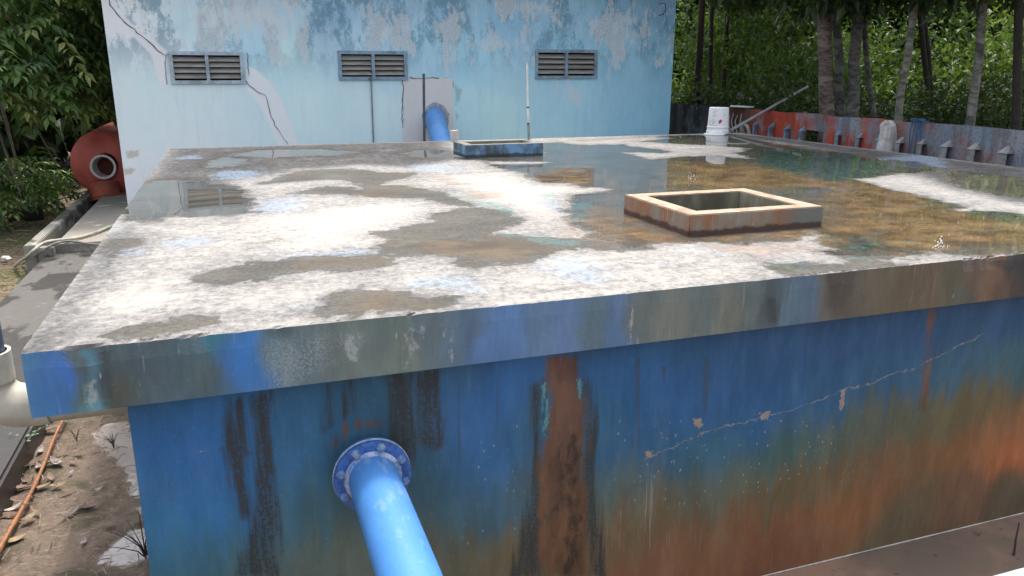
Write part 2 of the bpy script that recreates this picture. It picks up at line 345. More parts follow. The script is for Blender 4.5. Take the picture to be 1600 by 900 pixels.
# fascia rows below the front edge, then plain sides and underside
nz = 12; fr = []
for k in range(1, nz+1):
    row = V[:nx].copy(); t = k/nz; row[:, 1] = (V[:nx,1])*(1-min(1, t*4))+YF*min(1, t*4); row[:, 2] = V[:nx,2]*(1-t)-TH*t; fr.append(row)
n0 = len(V); VA = np.concatenate([V]+fr)
def fid(k, i): return i if k == 0 else n0+(k-1)*nx+i
FF = np.array([(fid(k, i), fid(k+1, i), fid(k+1, i+1), fid(k, i+1)) for k in range(nz) for i in range(nx-1)])
b0 = len(VA); bl, br = (ny-1)*nx, ny*nx-1
VA = np.concatenate([VA, [[XL,YB,-TH],[XR,YB,-TH]]])
L_ = [i*nx for i in range(ny)]; R2 = [i*nx+nx-1 for i in range(ny)]; fl, frr = fid(nz, 0), fid(nz, nx-1)
me = bpy.data.meshes.new('roof_slab')
faces = F.tolist()+FF.tolist()+[L_[::-1]+[fid(k,0) for k in range(1, nz+1)]+[b0], R2+[b0+1]+[fid(k,nx-1) for k in range(nz, 0, -1)], [bl+i for i in range(nx-1, -1, -1)]+[b0, b0+1]]
me.from_pydata(VA.tolist(), [], faces)
mi = np.ones(len(faces), np.int32); mi[:len(F)] = 0
me.polygons.foreach_set('material_index', mi)

def px_cols(lst, plane, k):
    return [plane(a, b) for a, b, _ in lst], [lin(c)*k for _, _, c in lst]
fas = [(40,560,(70,112,150)),(70,600,(62,108,165)),(105,580,(60,105,175)),(100,640,(60,110,170)),(60,640,(66,115,165)),(122,560,(72,78,76)),(125,610,(78,92,88)),(142,560,(72,108,125)),(140,630,(88,135,150)),(165,560,(75,84,88)),(180,620,(78,76,66)),
 (230,560,(72,82,88)),(260,590,(74,88,96)),(300,545,(74,90,96)),(320,590,(76,90,92)),(330,535,(60,110,130)),(340,580,(72,88,95)),(352,560,(62,105,160)),(385,560,(60,118,185)),(405,580,(58,112,172)),(418,560,(95,112,120)),(450,560,(110,122,124)),(480,540,(90,100,102)),(440,520,(75,88,94)),
 (530,540,(102,108,102)),(560,570,(108,114,108)),(600,520,(92,100,96)),(630,560,(104,110,100)),(680,540,(88,98,102)),(700,560,(92,110,126)),(740,510,(82,100,120)),(760,540,(84,112,156)),(800,510,(84,114,158)),(850,510,(88,112,140)),(880,530,(90,112,150)),(930,510,(86,104,116)),(960,520,(84,108,145)),
 (1000,490,(98,104,102)),(1050,510,(104,104,98)),(1100,480,(96,104,104)),(1130,510,(102,102,94)),(1180,470,(88,96,98)),(1205,470,(66,74,80)),(1235,490,(84,104,122)),(1260,480,(78,96,118)),(1290,460,(92,88,80)),(1305,445,(70,58,52)),(1350,470,(92,82,70)),(1400,460,(92,78,62)),(1450,450,(92,76,58)),(1490,440,(84,74,60)),(1505,460,(78,80,68)),(1520,430,(96,76,66)),(1550,440,(112,84,66)),(1560,470,(90,70,58)),(1585,440,(70,56,50)),(1599,420,(56,52,50)),(1590,410,(60,58,54))]
fp, fc = px_cols(fas, lambda a, b: uy(a, b, YF)[[0,2]], np.array([1.25,1.36,1.28]))
Q = VA[:, [0, 2]]; ncol = np.zeros((len(VA), 4)); ncol[:, 3] = 1
sel = np.zeros(len(VA), bool); sel[:nx] = True; sel[n0:] = True
Qs = Q[sel]; Qs = Qs+np.stack([(vnoise(Qs, 12, 3)-.5)*.06, (vnoise(Qs, 9, 8)-.5)*.06], 1)
ncol[sel, :3] = idw(Qs, fp, fc, 4.0, 1.6, .8, .015)
yf_ = lambda pl: [uy(*q, YF)[[0,2]] for q in pl]
ffl = lambda dic: np.max([sdf(VA[:, [0,2]], yf_(pl)) for pl in dic], 0)
fm = np.stack([ffl([[(414,535),(510,520),(515,570),(480,590),(412,600)],[(530,522),(575,520),(560,560),(540,560)]]),
   ffl([[(984,480),(990,480),(990,505),(986,520),(988,538),(981,538),(983,510)],[(655,512),(664,510),(656,545),(652,545)],[(640,515),(646,515),(645,560),(640,560)],[(536,525),(562,523),(556,565),(545,565)],[(632,518),(637,517),(636,578),(630,579)],[(700,505),(706,505),(708,565),(703,566)],[(130,600),(150,592),(154,625),(135,640)],[(690,505),(694,505),(698,530),(694,532)]]),
   ffl([[(1196,462),(1216,460),(1216,505),(1202,505)],[(1288,446),(1318,442),(1310,452),(1296,455)],[(120,545),(128,545),(140,600),(132,620),(124,590)],[(152,545),(170,545),(178,630),(160,640)],[(1545,408),(1620,395),(1620,425),(1570,428)]]), VA[:,0]*0-1], 1)
pad = lambda m: np.concatenate([m, np.repeat(m[:1]*0-1, len(VA)-len(m), 0)])
for m in (m1, m2): pass
me.update()
mm = pad(m1); mm[sel & (np.arange(len(VA)) >= nx)] = fm[sel & (np.arange(len(VA)) >= nx)]
setattr4(me, 'm1', np.clip(mm, -1, 1)); setattr4(me, 'm2', np.clip(pad(m2), -1, 1)); setattr4(me, 'tint', ncol)
setattr4(me, 'm3', np.clip(pad(np.repeat(gloss[:, None], 4, 1)), -1, 1))

def slab_mat():
    t = NT('stained_roof_concrete')
    wet, brown, weather, algae = t.ch('m1'); teal, blue, pink, bright = t.ch('m2'); gloss = t.ch('m3')[0]
    n_e = t.noise(5.5, 10, .66); n_f = t.noise(42, 7, .72); n_m = t.noise(2.1, 7, .6, (1,1,1), (5,9,0)); n_m2 = t.noise(3.7, 9, .7, (1,1.1,1), (2,4,0)); n_t = t.noise(130, 3, .6)
    n_g = t.noise(15, 9, .74, (1.1,1,1), (1,3,0)); n_h = t.noise(30, 7, .72, (1.15,1,1), (7,1,0))
    W = t.math('ADD', wet, around(t, n_e, .46)); W = t.math('ADD', W, around(t, n_g, .22)); W = t.math('ADD', W, around(t, n_f, .05)); W = t.math('ADD', W, .02)
    damp = t.ss(W, -.022, .022); deep = t.ss(W, .01, .07); mirror = t.math('MULTIPLY', deep, t.ss(t.math('ADD', gloss, around(t, n_e, .4)), -.04, .12))
    # dry concrete: one tone value, driven by lime (bright), grime (weather) and several scales of wear
    T = t.math('ADD', t.math('MULTIPLY_ADD', n_m2, 1.1, -.55), t.math('MULTIPLY_ADD', n_g, 1.5, -.75)); T = t.math('ADD', T, t.math('MULTIPLY_ADD', n_f, .9, -.45)); T = t.math('ADD', T, t.math('MULTIPLY_ADD', n_h, .55, -.275))
    T = t.math('ADD', t.math('MULTIPLY', T, .66), .57)
    T = t.math('ADD', T, t.math('MULTIPLY', t.ss(t.math('ADD', bright, around(t, n_m, .6)), -.15, .3), .18))
    T = t.math('SUBTRACT', T, t.math('MULTIPLY', t.ss(t.math('ADD', weather, around(t, n_m2, .9)), -.18, .25), .40))
    T = t.math('SUBTRACT', T, t.math('MULTIPLY', t.ss(t.math('ADD', W, t.math('ADD', around(t, n_m2, .7), around(t, n_h, .25))), -.34, .02), .10))   # old tide marks round the puddles
    rp = t.n('ShaderNodeValToRGB'); t.t.links.new(T, rp.inputs[0]); el = rp.color_ramp.elements
    el[0].position = .0; el[0].color = (.032,.031,.031,1); el[1].position = 1.0; el[1].color = (.415,.396,.348,1)
    for p_, c_ in ((.22,(.075,.073,.072)),(.42,(.155,.150,.145)),(.58,(.255,.244,.225)),(.76,(.355,.338,.302))): e_ = el.new(p_); e_.color = (*c_, 1)
    dry = rp.outputs[0]
    pits = t.math('MULTIPLY', t.ss(n_t, .62, .70), t.ss(n_g, .40, .58)); dry = t.mix(t.math('MULTIPLY', pits, .6), dry, (.06,.056,.052))
    bl = t.ss(t.math('ADD', blue, t.math('ADD', around(t, n_e, .5), around(t, n_g, .5))), -.05, .12); bl = t.math('MAXIMUM', bl, t.math('MULTIPLY', t.ss(t.noise(3.0, 9, .72, (1,1,1), (1,7,3)), .57, .66), .6))
    bl = t.math('MULTIPLY', bl, t.ss(n_h, .38, .58)); dry = t.mix(t.math('MULTIPLY', bl, .62), dry, (.20,.29,.40))
    pk = t.ss(t.math('ADD', pink, around(t, n_e, .7)), -.05, .15); pk = t.math('MULTIPLY', pk, t.ss(n_g, .36, .56)); dry = t.mix(t.math('MULTIPLY', pk, .6), dry, (.25,.155,.105))
    te = t.ss(t.math('ADD', teal, around(t, n_e, .5)), -.03, .07); te = t.math('MULTIPLY', te, t.ss(n_h, .36, .56)); dry = t.mix(t.math('MULTIPLY', te, .7), dry, (.12,.25,.23))
    # wet concrete
    wc = t.mix(t.ss(n_m, .35, .65), (.060,.057,.051), (.100,.092,.078)); wc = t.mix(t.math('MULTIPLY', t.ss(n_f, .46, .62), .6), wc, (.03,.029,.026)); wc = t.mix(t.math('MULTIPLY', t.ss(n_h, .50, .62), .55), wc, (.125,.11,.088))
    br = t.ss(t.math('ADD', brown, around(t, n_m2, 1.1)), -.15, .25)
    wc = t.mix(t.math('MULTIPLY', br, .85), wc, t.mix(t.ss(n_m2, .34, .66), t.mix(mirror, (.05,.036,.022), (.075,.045,.022)), t.mix(mirror, (.12,.092,.06), (.215,.145,.075))))
    wc = t.mix(t.math('MULTIPLY', t.math('MULTIPLY', br, t.ss(n_h, .50, .64)), .5), wc, (.07,.04,.02))
    al = t.ss(t.math('ADD', algae, around(t, n_e, 1.2)), -.1, .2)
    ac = t.mix(t.ss(n_g, .42, .56), (.02,.03,.024), t.mix(t.ss(n_e, .50, .62), (.028,.075,.09), (.12,.115,.035)))
    wc = t.mix(t.math('MULTIPLY', al, .9), wc, ac)
    sw = t.noise(9, 9, .72, (.4,1.7,1), (8,8,0)); wc = t.mix(t.math('MULTIPLY', t.ss(sw, .52, .64), .55), wc, (.04,.043,.036))
    wc = t.mix(t.math('MULTIPLY', t.ss(t.noise(6, 9, .72, (.45,1.5,1), (3,5,1)), .56, .66), t.math('MULTIPLY', deep, .5)), wc, (.09,.15,.15))
    wc = t.mix(t.math('MULTIPLY', te, .6), wc, (.08,.16,.16)); wc = t.mix(t.math('MULTIPLY', bl, .35), wc, (.11,.18,.27))
    gr_ = t.math('MULTIPLY', t.ss(t.noise(17, 5, .6, (2.5,.6,1), (2,2,0)), .62, .70), mirror); wc = t.mix(t.math('MULTIPLY', gr_, .35), wc, (.22,.20,.12))
    rim = t.math('MULTIPLY', damp, t.ss(W, .04, .0)); wc = t.mix(t.math('MULTIPLY', rim, .5), wc, (.055,.053,.05))
    colr = t.mix(damp, dry, wc)
    h = t.math('ADD', n_f, t.math('ADD', t.math('MULTIPLY', n_t, .5), n_g))
    t.bump(h, t.mixf(damp, .55, t.mixf(mirror, .25, 0.0)), .006)
    t.b.inputs['IOR'].default_value = 1.36
    return t.fin(colr, t.mixf(damp, .9, t.mixf(mirror, .75, .02)), t.mixf(damp, .25, t.mixf(mirror, .2, .5)))

def painted_mat(name, wallmode):
    """weathered blue paint: broad colour of the coats from 'tint', streaks and scuffs from noise, features from 'm1','m2'"""
    t = NT(name); tint = t.attr('tint').outputs['Color']
    st = t.noise(30, 8, .72, (1,1,.07)); st2 = t.noise(7, 8, .7, (1,1,.30), (4,0,2)); bl = t.noise(3.2, 7, .65); f = t.noise(70, 4, .65); sp = t.voro(38, (1,1,.45))
    base = t.mix(t.ss(st2, .35, .7), t.mix(.28, tint, (.02,.03,.035)), t.mix(.05, tint, (.35,.40,.42)))
    base = t.mix(t.math('MULTIPLY', t.ss(st, .56, .72), .18), base, t.mix(.5, tint, (.38,.40,.40)))
    base = t.mix(t.math('MULTIPLY', t.ss(st, .42, .30), .22), base, t.mix(.6, tint, (.02,.022,.02)))
    base = t.mix(t.math('MULTIPLY', t.ss(bl, .55, .68), .25), base, t.mix(.5, tint, (.16,.15,.13)))
    base = t.mix(t.math('MULTIPLY', t.ss(f, .60, .70), .3), base, t.mix(.4, tint, (.30,.34,.36)))
    if wallmode:
        dark, rust, splash, dkr = t.ch('m1'); crack, edge, teal, scr = t.ch('m2')
        dmask = t.ss(t.math('ADD', dark, t.math('ADD', around(t, st2, .16), around(t, st, .14))), -.035, .02)
        base = t.mix(t.math('MULTIPLY', dmask, t.math('MULTIPLY_ADD', t.ss(t.math('ADD', f, around(t, st, 1.2)), .36, .58), .45, .5)), base, t.mix(f, (.012,.018,.02), (.05,.055,.05)))
        rm = t.ss(t.math('ADD', rust, t.math('ADD', around(t, st, .16), around(t, t.noise(5, 7, .7, (1,1,.35)), .22))), -.02, .035)
        base = t.mix(t.math('MULTIPLY', rm, .92), base, t.mix(t.ss(st2, .3, .7), (.07,.036,.02), (.185,.088,.042)))
        rb = t.math('MULTIPLY', t.ss(t.math('ADD', dkr, around(t, t.noise(22, 6, .7, (1,1,.5)), .16)), -.01, .03), t.ss(t.noise(26, 7, .75, (1,1,.6)), .36, .60))
        base = t.mix(t.math('MULTIPLY', rb, .75), base, (.02,.014,.012))
        tm = t.math('MULTIPLY', t.ss(t.math('ADD', teal, around(t, f, .06)), -.005, .008), t.ss(t.noise(30, 4, .6, (1,1,.3)), .45, .55)); base = t.mix(t.math('MULTIPLY', tm, .8), base, (.10,.30,.30))
        cr = t.math('MULTIPLY', t.ss(t.math('ABSOLUTE', t.math('ADD', crack, around(t, t.noise(18, 6, .7), .09))), .0055, .002), t.math('MULTIPLY', edge, t.ss(t.noise(16, 5, .7, (1,1,1), (3,0,1)), .36, .56)))
        base = t.mix(t.math('MULTIPLY', cr, .6), base, (.34,.29,.22))
        cp, rn, _a, _b = t.ch('m4')
        rn2 = t.math('MULTIPLY', t.ss(t.math('ADD', rn, around(t, st, .03)), -.006, .006), t.ss(st2, .3, .6)); base = t.mix(t.math('MULTIPLY', rn2, .7), base, (.055,.052,.035))
        cp2 = t.ss(t.math('ADD', cp, around(t, t.noise(40, 5, .7), .07)), -.002, .004); base = t.mix(t.math('MULTIPLY', cp2, .8), base, t.mix(f, (.16,.09,.05), (.50,.42,.33)))
        sm = t.math('MULTIPLY', t.ss(sp, .16, .10), t.ss(t.math('ADD', splash, around(t, bl, .5)), 0.0, .15)); sm = t.math('MULTIPLY', sm, t.ss(t.noise(5, 3), .42, .55))
        base = t.mix(t.math('MULTIPLY', sm, .6), base, (.40,.42,.40))
        ws = t.math('MULTIPLY', t.ss(t.noise(70, 6, .7, (1,1,.03), (0,0,5)), .58, .66), t.ss(t.math('ADD', scr, around(t, bl, .4)), 0.0, .2)); base = t.mix(t.math('MULTIPLY', ws, .35), base, (.40,.41,.38))
    else:
        spk, drip, drk, _u = t.ch('m1')
        k1 = t.math('MULTIPLY', t.ss(t.math('ADD', spk, around(t, bl, .25)), -.03, .06), t.ss(t.noise(120, 4, .7), .46, .58)); base = t.mix(t.math('MULTIPLY', k1, .42), base, (.38,.41,.42))
        k2 = t.math('MULTIPLY', t.ss(t.math('ADD', drip, around(t, f, .04)), -.008, .008), t.ss(t.noise(35, 5, .6, (1,1,.4)), .40, .56)); base = t.mix(t.math('MULTIPLY', k2, .65), base, (.40,.42,.40))
        k3 = t.ss(t.math('ADD', drk, t.math('ADD', around(t, bl, .15), around(t, st2, .1))), -.01, .03); base = t.mix(t.math('MULTIPLY', k3, .55), base, (.03,.032,.034))
        sm = t.math('MULTIPLY', t.ss(t.voro(22, (1,1,.22)), .09, .05), t.ss(bl, .46, .6)); base = t.mix(t.math('MULTIPLY', sm, .55), base, (.5,.53,.53))
        ws = t.math('MULTIPLY', t.ss(t.noise(40, 4, .6, (1,1,.06), (0,0,5)), .60, .70), t.ss(t.noise(2.1, 3, .5, (1,1,.2), (6,0,0)), .5, .62)); base = t.mix(t.math('MULTIPLY', ws, .35), base, (.40,.42,.40))
    t.bump(t.math('ADD', t.math('MULTIPLY', f, .6), st2), .25, .006)
    return t.fin(base, t.mixf(bl, .5, .75), .35)
M_slab = slab_mat(); M_fascia = painted_mat('fascia_paint', False); M_wall = painted_mat('tank_wall_paint', True)
me.materials.append(M_slab); me.materials.append(M_fascia)
slab = bpy.data.objects.new('roof_slab', me); col.objects.link(slab); slab.parent = tank; slab.matrix_parent_inverse = Matrix.Translation(tank.location).inverted()

# walls of the tank: finely divided front, plain other sides, floor
V, F, nx, ny = grid_xy(WX0, WX1, ZP-.1, -TH-.002, .017, 0)
P2 = V[:, :2].copy(); V = np.stack([V[:, 0], np.full(len(V), WY0), V[:, 1]], 1)
V[:, 1] += (vnoise(P2, 2.3, 31)-.5)*.006
n0 = len(V); ex = np.array([[WX0,WY1,ZP-.1],[WX1,WY1,ZP-.1],[WX0,WY1,-TH-.002],[WX1,WY1,-TH-.002]])
me = bpy.data.meshes.new('tank_wall'); tl, tr, b_l, b_r = (ny-1)*nx, ny*nx-1, 0, nx-1
me.from_pydata(np.concatenate([V, ex]).tolist(), [], F.tolist()+[[i*nx for i in range(ny-1, -1, -1)][::1]+[n0, n0+2], [i*nx+nx-1 for i in range(ny)]+[n0+3, n0+1], [n0, n0+1, n0+3, n0+2][::-1]])
wallc = [(215,650,(40,82,120)),(225,760,(48,92,135)),(240,880,(52,92,128)),(260,660,(30,84,148)),(300,720,(32,88,158)),(300,800,(40,96,158)),(290,880,(56,92,116)),(260,830,(66,112,150)),(340,660,(34,90,150)),(345,780,(34,92,155)),(340,880,(60,88,104)),
 (430,650,(46,88,130)),(440,740,(50,92,135)),(440,800,(66,96,120)),(430,880,(74,88,92)),(480,660,(46,84,122)),(500,800,(62,86,102)),(520,880,(80,86,82)),(560,630,(44,82,116)),(620,640,(50,74,92)),(640,720,(44,76,104)),(660,620,(50,80,110)),(700,640,(44,86,138)),(690,760,(50,78,100)),(710,860,(82,80,72)),(760,640,(36,86,152)),(760,720,(44,92,152)),(740,800,(60,84,100)),(780,780,(52,84,116)),(790,860,(92,82,66)),(820,660,(50,82,110)),(820,760,(66,82,86)),(825,880,(86,78,64)),
 (925,650,(40,86,130)),(950,600,(30,78,142)),(1000,620,(26,78,148)),(1000,700,(32,82,142)),(960,760,(66,84,88)),(960,840,(100,78,60)),(1000,800,(90,80,66)),(1020,880,(112,76,58)),(1100,560,(30,74,134)),(1080,640,(28,76,142)),(1100,700,(42,82,120)),(1120,760,(78,80,72)),(1120,820,(104,74,52)),(1140,880,(112,72,50)),
 (1200,560,(32,72,132)),(1200,640,(30,78,140)),(1230,700,(60,82,92)),(1240,760,(88,76,58)),(1250,840,(112,72,46)),(1300,540,(32,70,128)),(1300,620,(36,78,130)),(1320,680,(72,80,76)),(1330,740,(94,74,54)),(1330,800,(114,72,44)),(1400,520,(34,70,126)),(1400,580,(38,78,128)),(1400,650,(78,78,68)),(1410,720,(100,74,50)),(1380,770,(112,72,46)),(1410,800,(84,76,60)),(1425,785,(82,74,58)),(1415,830,(92,80,66)),(1440,830,(80,60,48)),
 (1500,500,(34,68,122)),(1490,570,(48,80,116)),(1490,640,(84,80,64)),(1520,700,(110,76,50)),(1590,480,(34,68,122)),(1580,560,(52,82,112)),(1545,620,(86,76,52)),(1590,660,(112,80,58)),(1580,700,(150,86,50)),(1500,770,(96,66,50)),(1590,760,(78,66,56)),(1450,800,(92,64,48)),(1200,880,(98,60,42)),(1640,560,(60,76,90)),(1700,640,(100,76,54)),(1700,740,(90,66,50))]
wp, wc_ = px_cols(wallc, lambda a, b: uy(a, b, WY0)[[0,2]], np.array([1.28,1.45,1.45]))
wc_ = [c*(np.array([.75,.99,.86]) if q[0] < 900 else np.array([.75,.96,.68])) if c[2] > 2.5*c[0] else c*np.array([1.16,.97,.64] if c[0] > 1.2*c[2] else [1.05,1.0,.8]) for c, q in zip(wc_, wallc)]
Pa = np.concatenate([P2, ex[:, [0,2]]])
jz = (vnoise(Pa*np.array([16,1.3]), 1.0, 6)-.5)*.12+(vnoise(Pa*np.array([42,3]), 1.0, 9)-.5)*.09+(vnoise(Pa*np.array([3,1.5]), 1.0, 14)-.5)*.10
Pw = Pa+np.stack([(vnoise(Pa, 10, 5)-.5)*.05, jz], 1)
tint = np.ones((len(Pa), 4)); tint[:, :3] = gauss(Pw, wp, wc_, .15, .10)
yw = lambda pl: [uy(*q, WY0)[[0,2]] for q in pl]
fld = lambda dic: np.max([sdf(Pa, yw(pl)) for pl in dic], 0)
dark = fld([[(360,625),(378,622),(388,680),(392,760),(396,820),(376,810),(362,760),(352,700)],[(396,622),(422,615),(428,740),(432,900),(372,900),(392,830),(397,740)],[(606,588),(645,580),(648,700),(640,730),(618,720),(608,680)],[(650,590),(684,578),(688,690),(672,705),(652,690)],[(508,605),(522,600),(524,668),(510,672)],[(536,595),(550,592),(548,650),(538,650)],
  [(908,590),(922,600),(930,680),(926,760),(934,820),(946,900),(922,900),(912,780),(908,680)],[(834,605),(848,600),(846,720),(842,800),(846,900),(800,900),(816,840),(830,770)]])
rust = fld([[(846,555),(910,548),(912,640),(918,760),(922,900),(846,900),(846,760),(850,640)],[(1452,480),(1464,480),(1456,560),(1448,640),(1438,640),(1446,560)],[(517,714),(519,690),(531,667),(556,654),(590,656),(608,664),(590,669),(560,669),(540,679),(527,702)]])
dkr = fld([[(885,680),(905,670),(905,760),(912,820),(905,870),(895,900),(875,900),(885,820),(878,740)],[(850,800),(862,800),(866,840),(850,840)],[(870,700),(880,690),(884,780),(874,800)]])
splash = fld([[(700,650),(830,640),(840,880),(700,880)],[(930,640),(1300,620),(1360,740),(1200,800),(950,820)],[(460,790),(540,790),(520,890),(460,890)]])
teal = fld([[(846,600),(856,596),(858,640),(852,690),(846,660)],[(902,590),(910,595),(906,640),(902,640)]])
scr = fld([[(920,700),(1050,700),(1150,880),(930,890)],[(680,600),(760,620),(740,800),(690,780)],[(240,700),(300,760),(280,880),(235,860)],[(470,740),(520,740),(515,880),(480,880)]])
ck = np.array(yw([(1000,720),(1020,711),(1110,672),(1140,664),(1200,650),(1240,640),(1300,616),(1320,608),(1365,598),(1385,588),(1430,575),(1480,550),(1500,540),(1540,520)]))
crk = np.clip(Pa[:, 1]-np.interp(Pa[:, 0], ck[:, 0], ck[:, 1]), -1, 1)
edge = np.clip(np.minimum(Pa[:, 0]-ck[0,0], ck[-1,0]-Pa[:, 0])/.05, 0, 1)
me.update(); chips = fld([[(1083,655),(1096,653),(1098,665),(1086,668)],[(1008,706),(1020,703),(1018,714),(1010,716)],[(1188,645),(1204,642),(1200,655),(1190,656)],[(1313,610),(1322,606),(1318,640),(1312,640)],[(305,706),(325,703),(322,709),(306,710)]])
runs = fld([[(1100,560),(1107,559),(1104,640),(1099,660)],[(992,560),(1000,559),(998,700),(995,700)],[(1034,572),(1040,572),(1038,600),(1035,600)],[(826,600),(832,600),(830,690),(826,690)],[(955,610),(959,610),(958,700),(955,700)],[(716,600),(720,600),(719,720),(716,720)],[(776,590),(779,590),(778,700),(776,700)],[(590,760),(596,760),(594,860),(590,860)]])
setattr4(me, 'm4', np.clip(np.stack([chips, runs, chips*0, chips*0], 1), -1, 1))
setattr4(me, 'tint', tint); setattr4(me, 'm1', np.clip(np.stack([dark, rust, splash, dkr], 1), -1, 1)); setattr4(me, 'm2', np.clip(np.stack([crk, edge, teal, scr], 1), -1, 1))
me.materials.append(M_wall); o = bpy.data.objects.new('tank_wall', me); col.objects.link(o); o.parent = tank; o.matrix_parent_inverse = Matrix.Translation(tank.location).inverted()
# thin pale mortar line where the wall meets the pit floor
MB().tube([(WX0+1, WY0-.004, ZP+.006), (WX1, WY0-.004, ZP+.006)], .004, 6).build('mortar_joint', plain('pale_mortar', (.5,.46,.4)), tank)

def hatch_mat(name, outer, band, top, zt, blue_end=None):
    t = NT(name); z = t.n('ShaderNodeSeparateXYZ'); t.t.links.new(t.pos, z.inputs[0]); zz = z.outputs[2]
    st = t.noise(24, 6, .65, (1,1,.12)); a = t.noise(5, 6, .65, (1,1,.5)); f = t.noise(60, 4, .65); e = t.noise(11, 5, .6)
    c = t.mix(t.ss(a, .4, .62), outer[0], outer[1]); c = t.mix(t.math('MULTIPLY', t.ss(st, .58, .70), .6), c, outer[2]); c = t.mix(t.math('MULTIPLY', t.ss(f, .6, .72), .4), c, (.06,.04,.03))
    if blue_end: c = t.mix(t.math('MULTIPLY', t.ss(t.math('ADD', z.outputs[0], around(t, a, .5)), blue_end, blue_end+.25), .85), c, t.mix(a, (.10,.125,.12), (.20,.22,.19)))
    low = t.ss(t.math('ADD', zz, around(t, e, .06)), .045, .025); c = t.mix(t.math('MULTIPLY', low, .85), c, band)
    nrm = t.n('ShaderNodeNewGeometry').outputs['Normal']; nz_ = t.n('ShaderNodeSeparateXYZ'); t.t.links.new(nrm, nz_.inputs[0])
    tp = t.ss(nz_.outputs[2], .5, .8); tc = t.mix(a, top[0], top[1]); tc = t.mix(t.math('MULTIPLY', t.ss(f, .6, .7), .35), tc, tuple(np.array(top[0])*.5))
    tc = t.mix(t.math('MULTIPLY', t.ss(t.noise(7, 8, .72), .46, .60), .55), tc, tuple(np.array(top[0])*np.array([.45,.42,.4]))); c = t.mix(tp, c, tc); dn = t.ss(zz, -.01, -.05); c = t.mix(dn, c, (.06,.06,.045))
    t.bump(t.math('ADD', f, a), .35, .008); return t.fin(c, .8, .3)
hm = [hatch_mat('rusty_kerb', ((.27,.13,.07),(.24,.215,.17),(.42,.38,.33)), (.06,.03,.024), ((.32,.215,.145),(.36,.305,.23)), .135, 3.18),
      hatch_mat('blue_black_kerb', ((.16,.30,.46),(.07,.09,.10),(.40,.44,.45)), (.035,.04,.04), ((.13,.125,.105),(.24,.225,.19)), .15)]
M_hin = plain('kerb_inner', (.20,.185,.13), .35, .9, 6, (.06,.055,.04), .4, .2, (1,1,.4))
for h, m, lb in zip(HATCH, hm, ('square hatch kerb stained rust orange standing in brown water', 'smaller hatch kerb with flaking blue paint near the building')):
    x0, x1, y0, y1, z, wd = (h[k] for k in ('x0','x1','y0','y1','z','wd')); b = -.27
    O = [(x0,y0),(x1,y0),(x1,y1),(x0,y1)]; I = [(x0+wd,y0+wd),(x1-wd,y0+wd),(x1-wd,y1-wd),(x0+wd,y1-wd)]
    vs = [(*q,-.02) for q in O]+[(*q,z) for q in O]+[(*q,z) for q in I]+[(*q,b) for q in I]
    fs = []
    for k in range(4):
        n = (k+1) % 4; fs += [(k,n,4+n,4+k),(4+k,4+n,8+n,8+k),(8+k,8+n,12+n,12+k)]
    mb = MB().add(vs, [f for i, f in enumerate(fs) if i % 3 < 2]); mb.add(vs, [f for i, f in enumerate(fs) if i % 3 == 2], mi=1)
    o = mb.build('hatch_kerb', [m, M_hin], tank); bevel(o, .006); o['label'] = lb

# ------------------------------------------------------------------ outlet pipe with flange
M_pipe = NT('sky_blue_pipe'); t = M_pipe
a = t.noise(6, 6, .65); f = t.noise(45, 5, .7); s1 = t.noise(7, 7, .7, (1,.45,1), (2,3,1)); s2 = t.noise(30, 6, .7, (1,.15,1))
c = t.mix(a, (.042,.165,.43), (.065,.215,.50)); c = t.mix(t.math('MULTIPLY', t.ss(t.math('ADD', s1, around(t, f, .3)), .57, .66), .55), c, (.19,.31,.52)); c = t.mix(t.math('MULTIPLY', t.ss(f, .62, .70), t.ss(a, .5, .6)), c, (.10,.20,.28)); c = t.mix(t.math('MULTIPLY', t.ss(s2, .58, .70), .3), c, (.025,.09,.22)); c = t.mix(t.math('MULTIPLY', t.ss(t.voro(26), .12, .05), .45), c, (.06,.10,.13)); t.bump(t.math('ADD', f, s2), .22, .004)
M_pipe = t.fin(c, t.mixf(t.ss(f, .35, .65), .45, .7), .4)
M_flange = plain('royal_blue_flange', (.032,.095,.30), .4, .55, 40, (.10,.17,.36)); M_bolt = plain('blue_bolt', (.13,.22,.40), .4, .5, 60, (.28,.34,.42))
cx, cz = .452, -.725; fy = 3.12
pp = empty('outlet_pipe', (cx,WY0,cz), 'bright sky blue steel pipe bolted by a flange to the front of the tank', 'pipe')
MB().lathe((cx,WY0+.06,cz), (0,-1,0), [(.125,0),(.125,WY0+.06-fy-.045)], 40).build('wall_stub', plain('stub_paint', (.09,.16,.22), .4, .7, 20, (.16,.09,.05)), pp)
MB().lathe((cx,fy,cz), (0,-1,0), [(.105,-.02)]+[(.1095,0)]+[(.1095,k*.35) for k in range(1, 12)], 48).build('pipe', M_pipe, pp)
MB().lathe((cx,fy,cz), (0,-1,0), [(.109,.012),(.121,.007),(.127,.0),(.118,-.01)], 48).build('weld_bead', plain('weld', (.20,.30,.52), .5, .6, 80, (.5,.55,.6), .8), pp)
for nm, y in (('flange', fy), ('back_flange', fy+.034)):
    fl = MB().lathe((cx,y,cz), (0,-1,0), [(.1,-.026),(.164,-.026),(.170,-.022),(.170,-.003),(.166,0),(.1,0)], 56).build('flange', M_flange, pp)
    if nm == 'flange': front_fl = fl
MB().lathe((cx,fy+.0265,cz), (0,-1,0), [(.1,-.0075),(.173,-.0075),(.173,0),(.1,0)], 56).build('gasket', plain('pale_gasket', (.36,.46,.5), .3, .7, 40), pp)
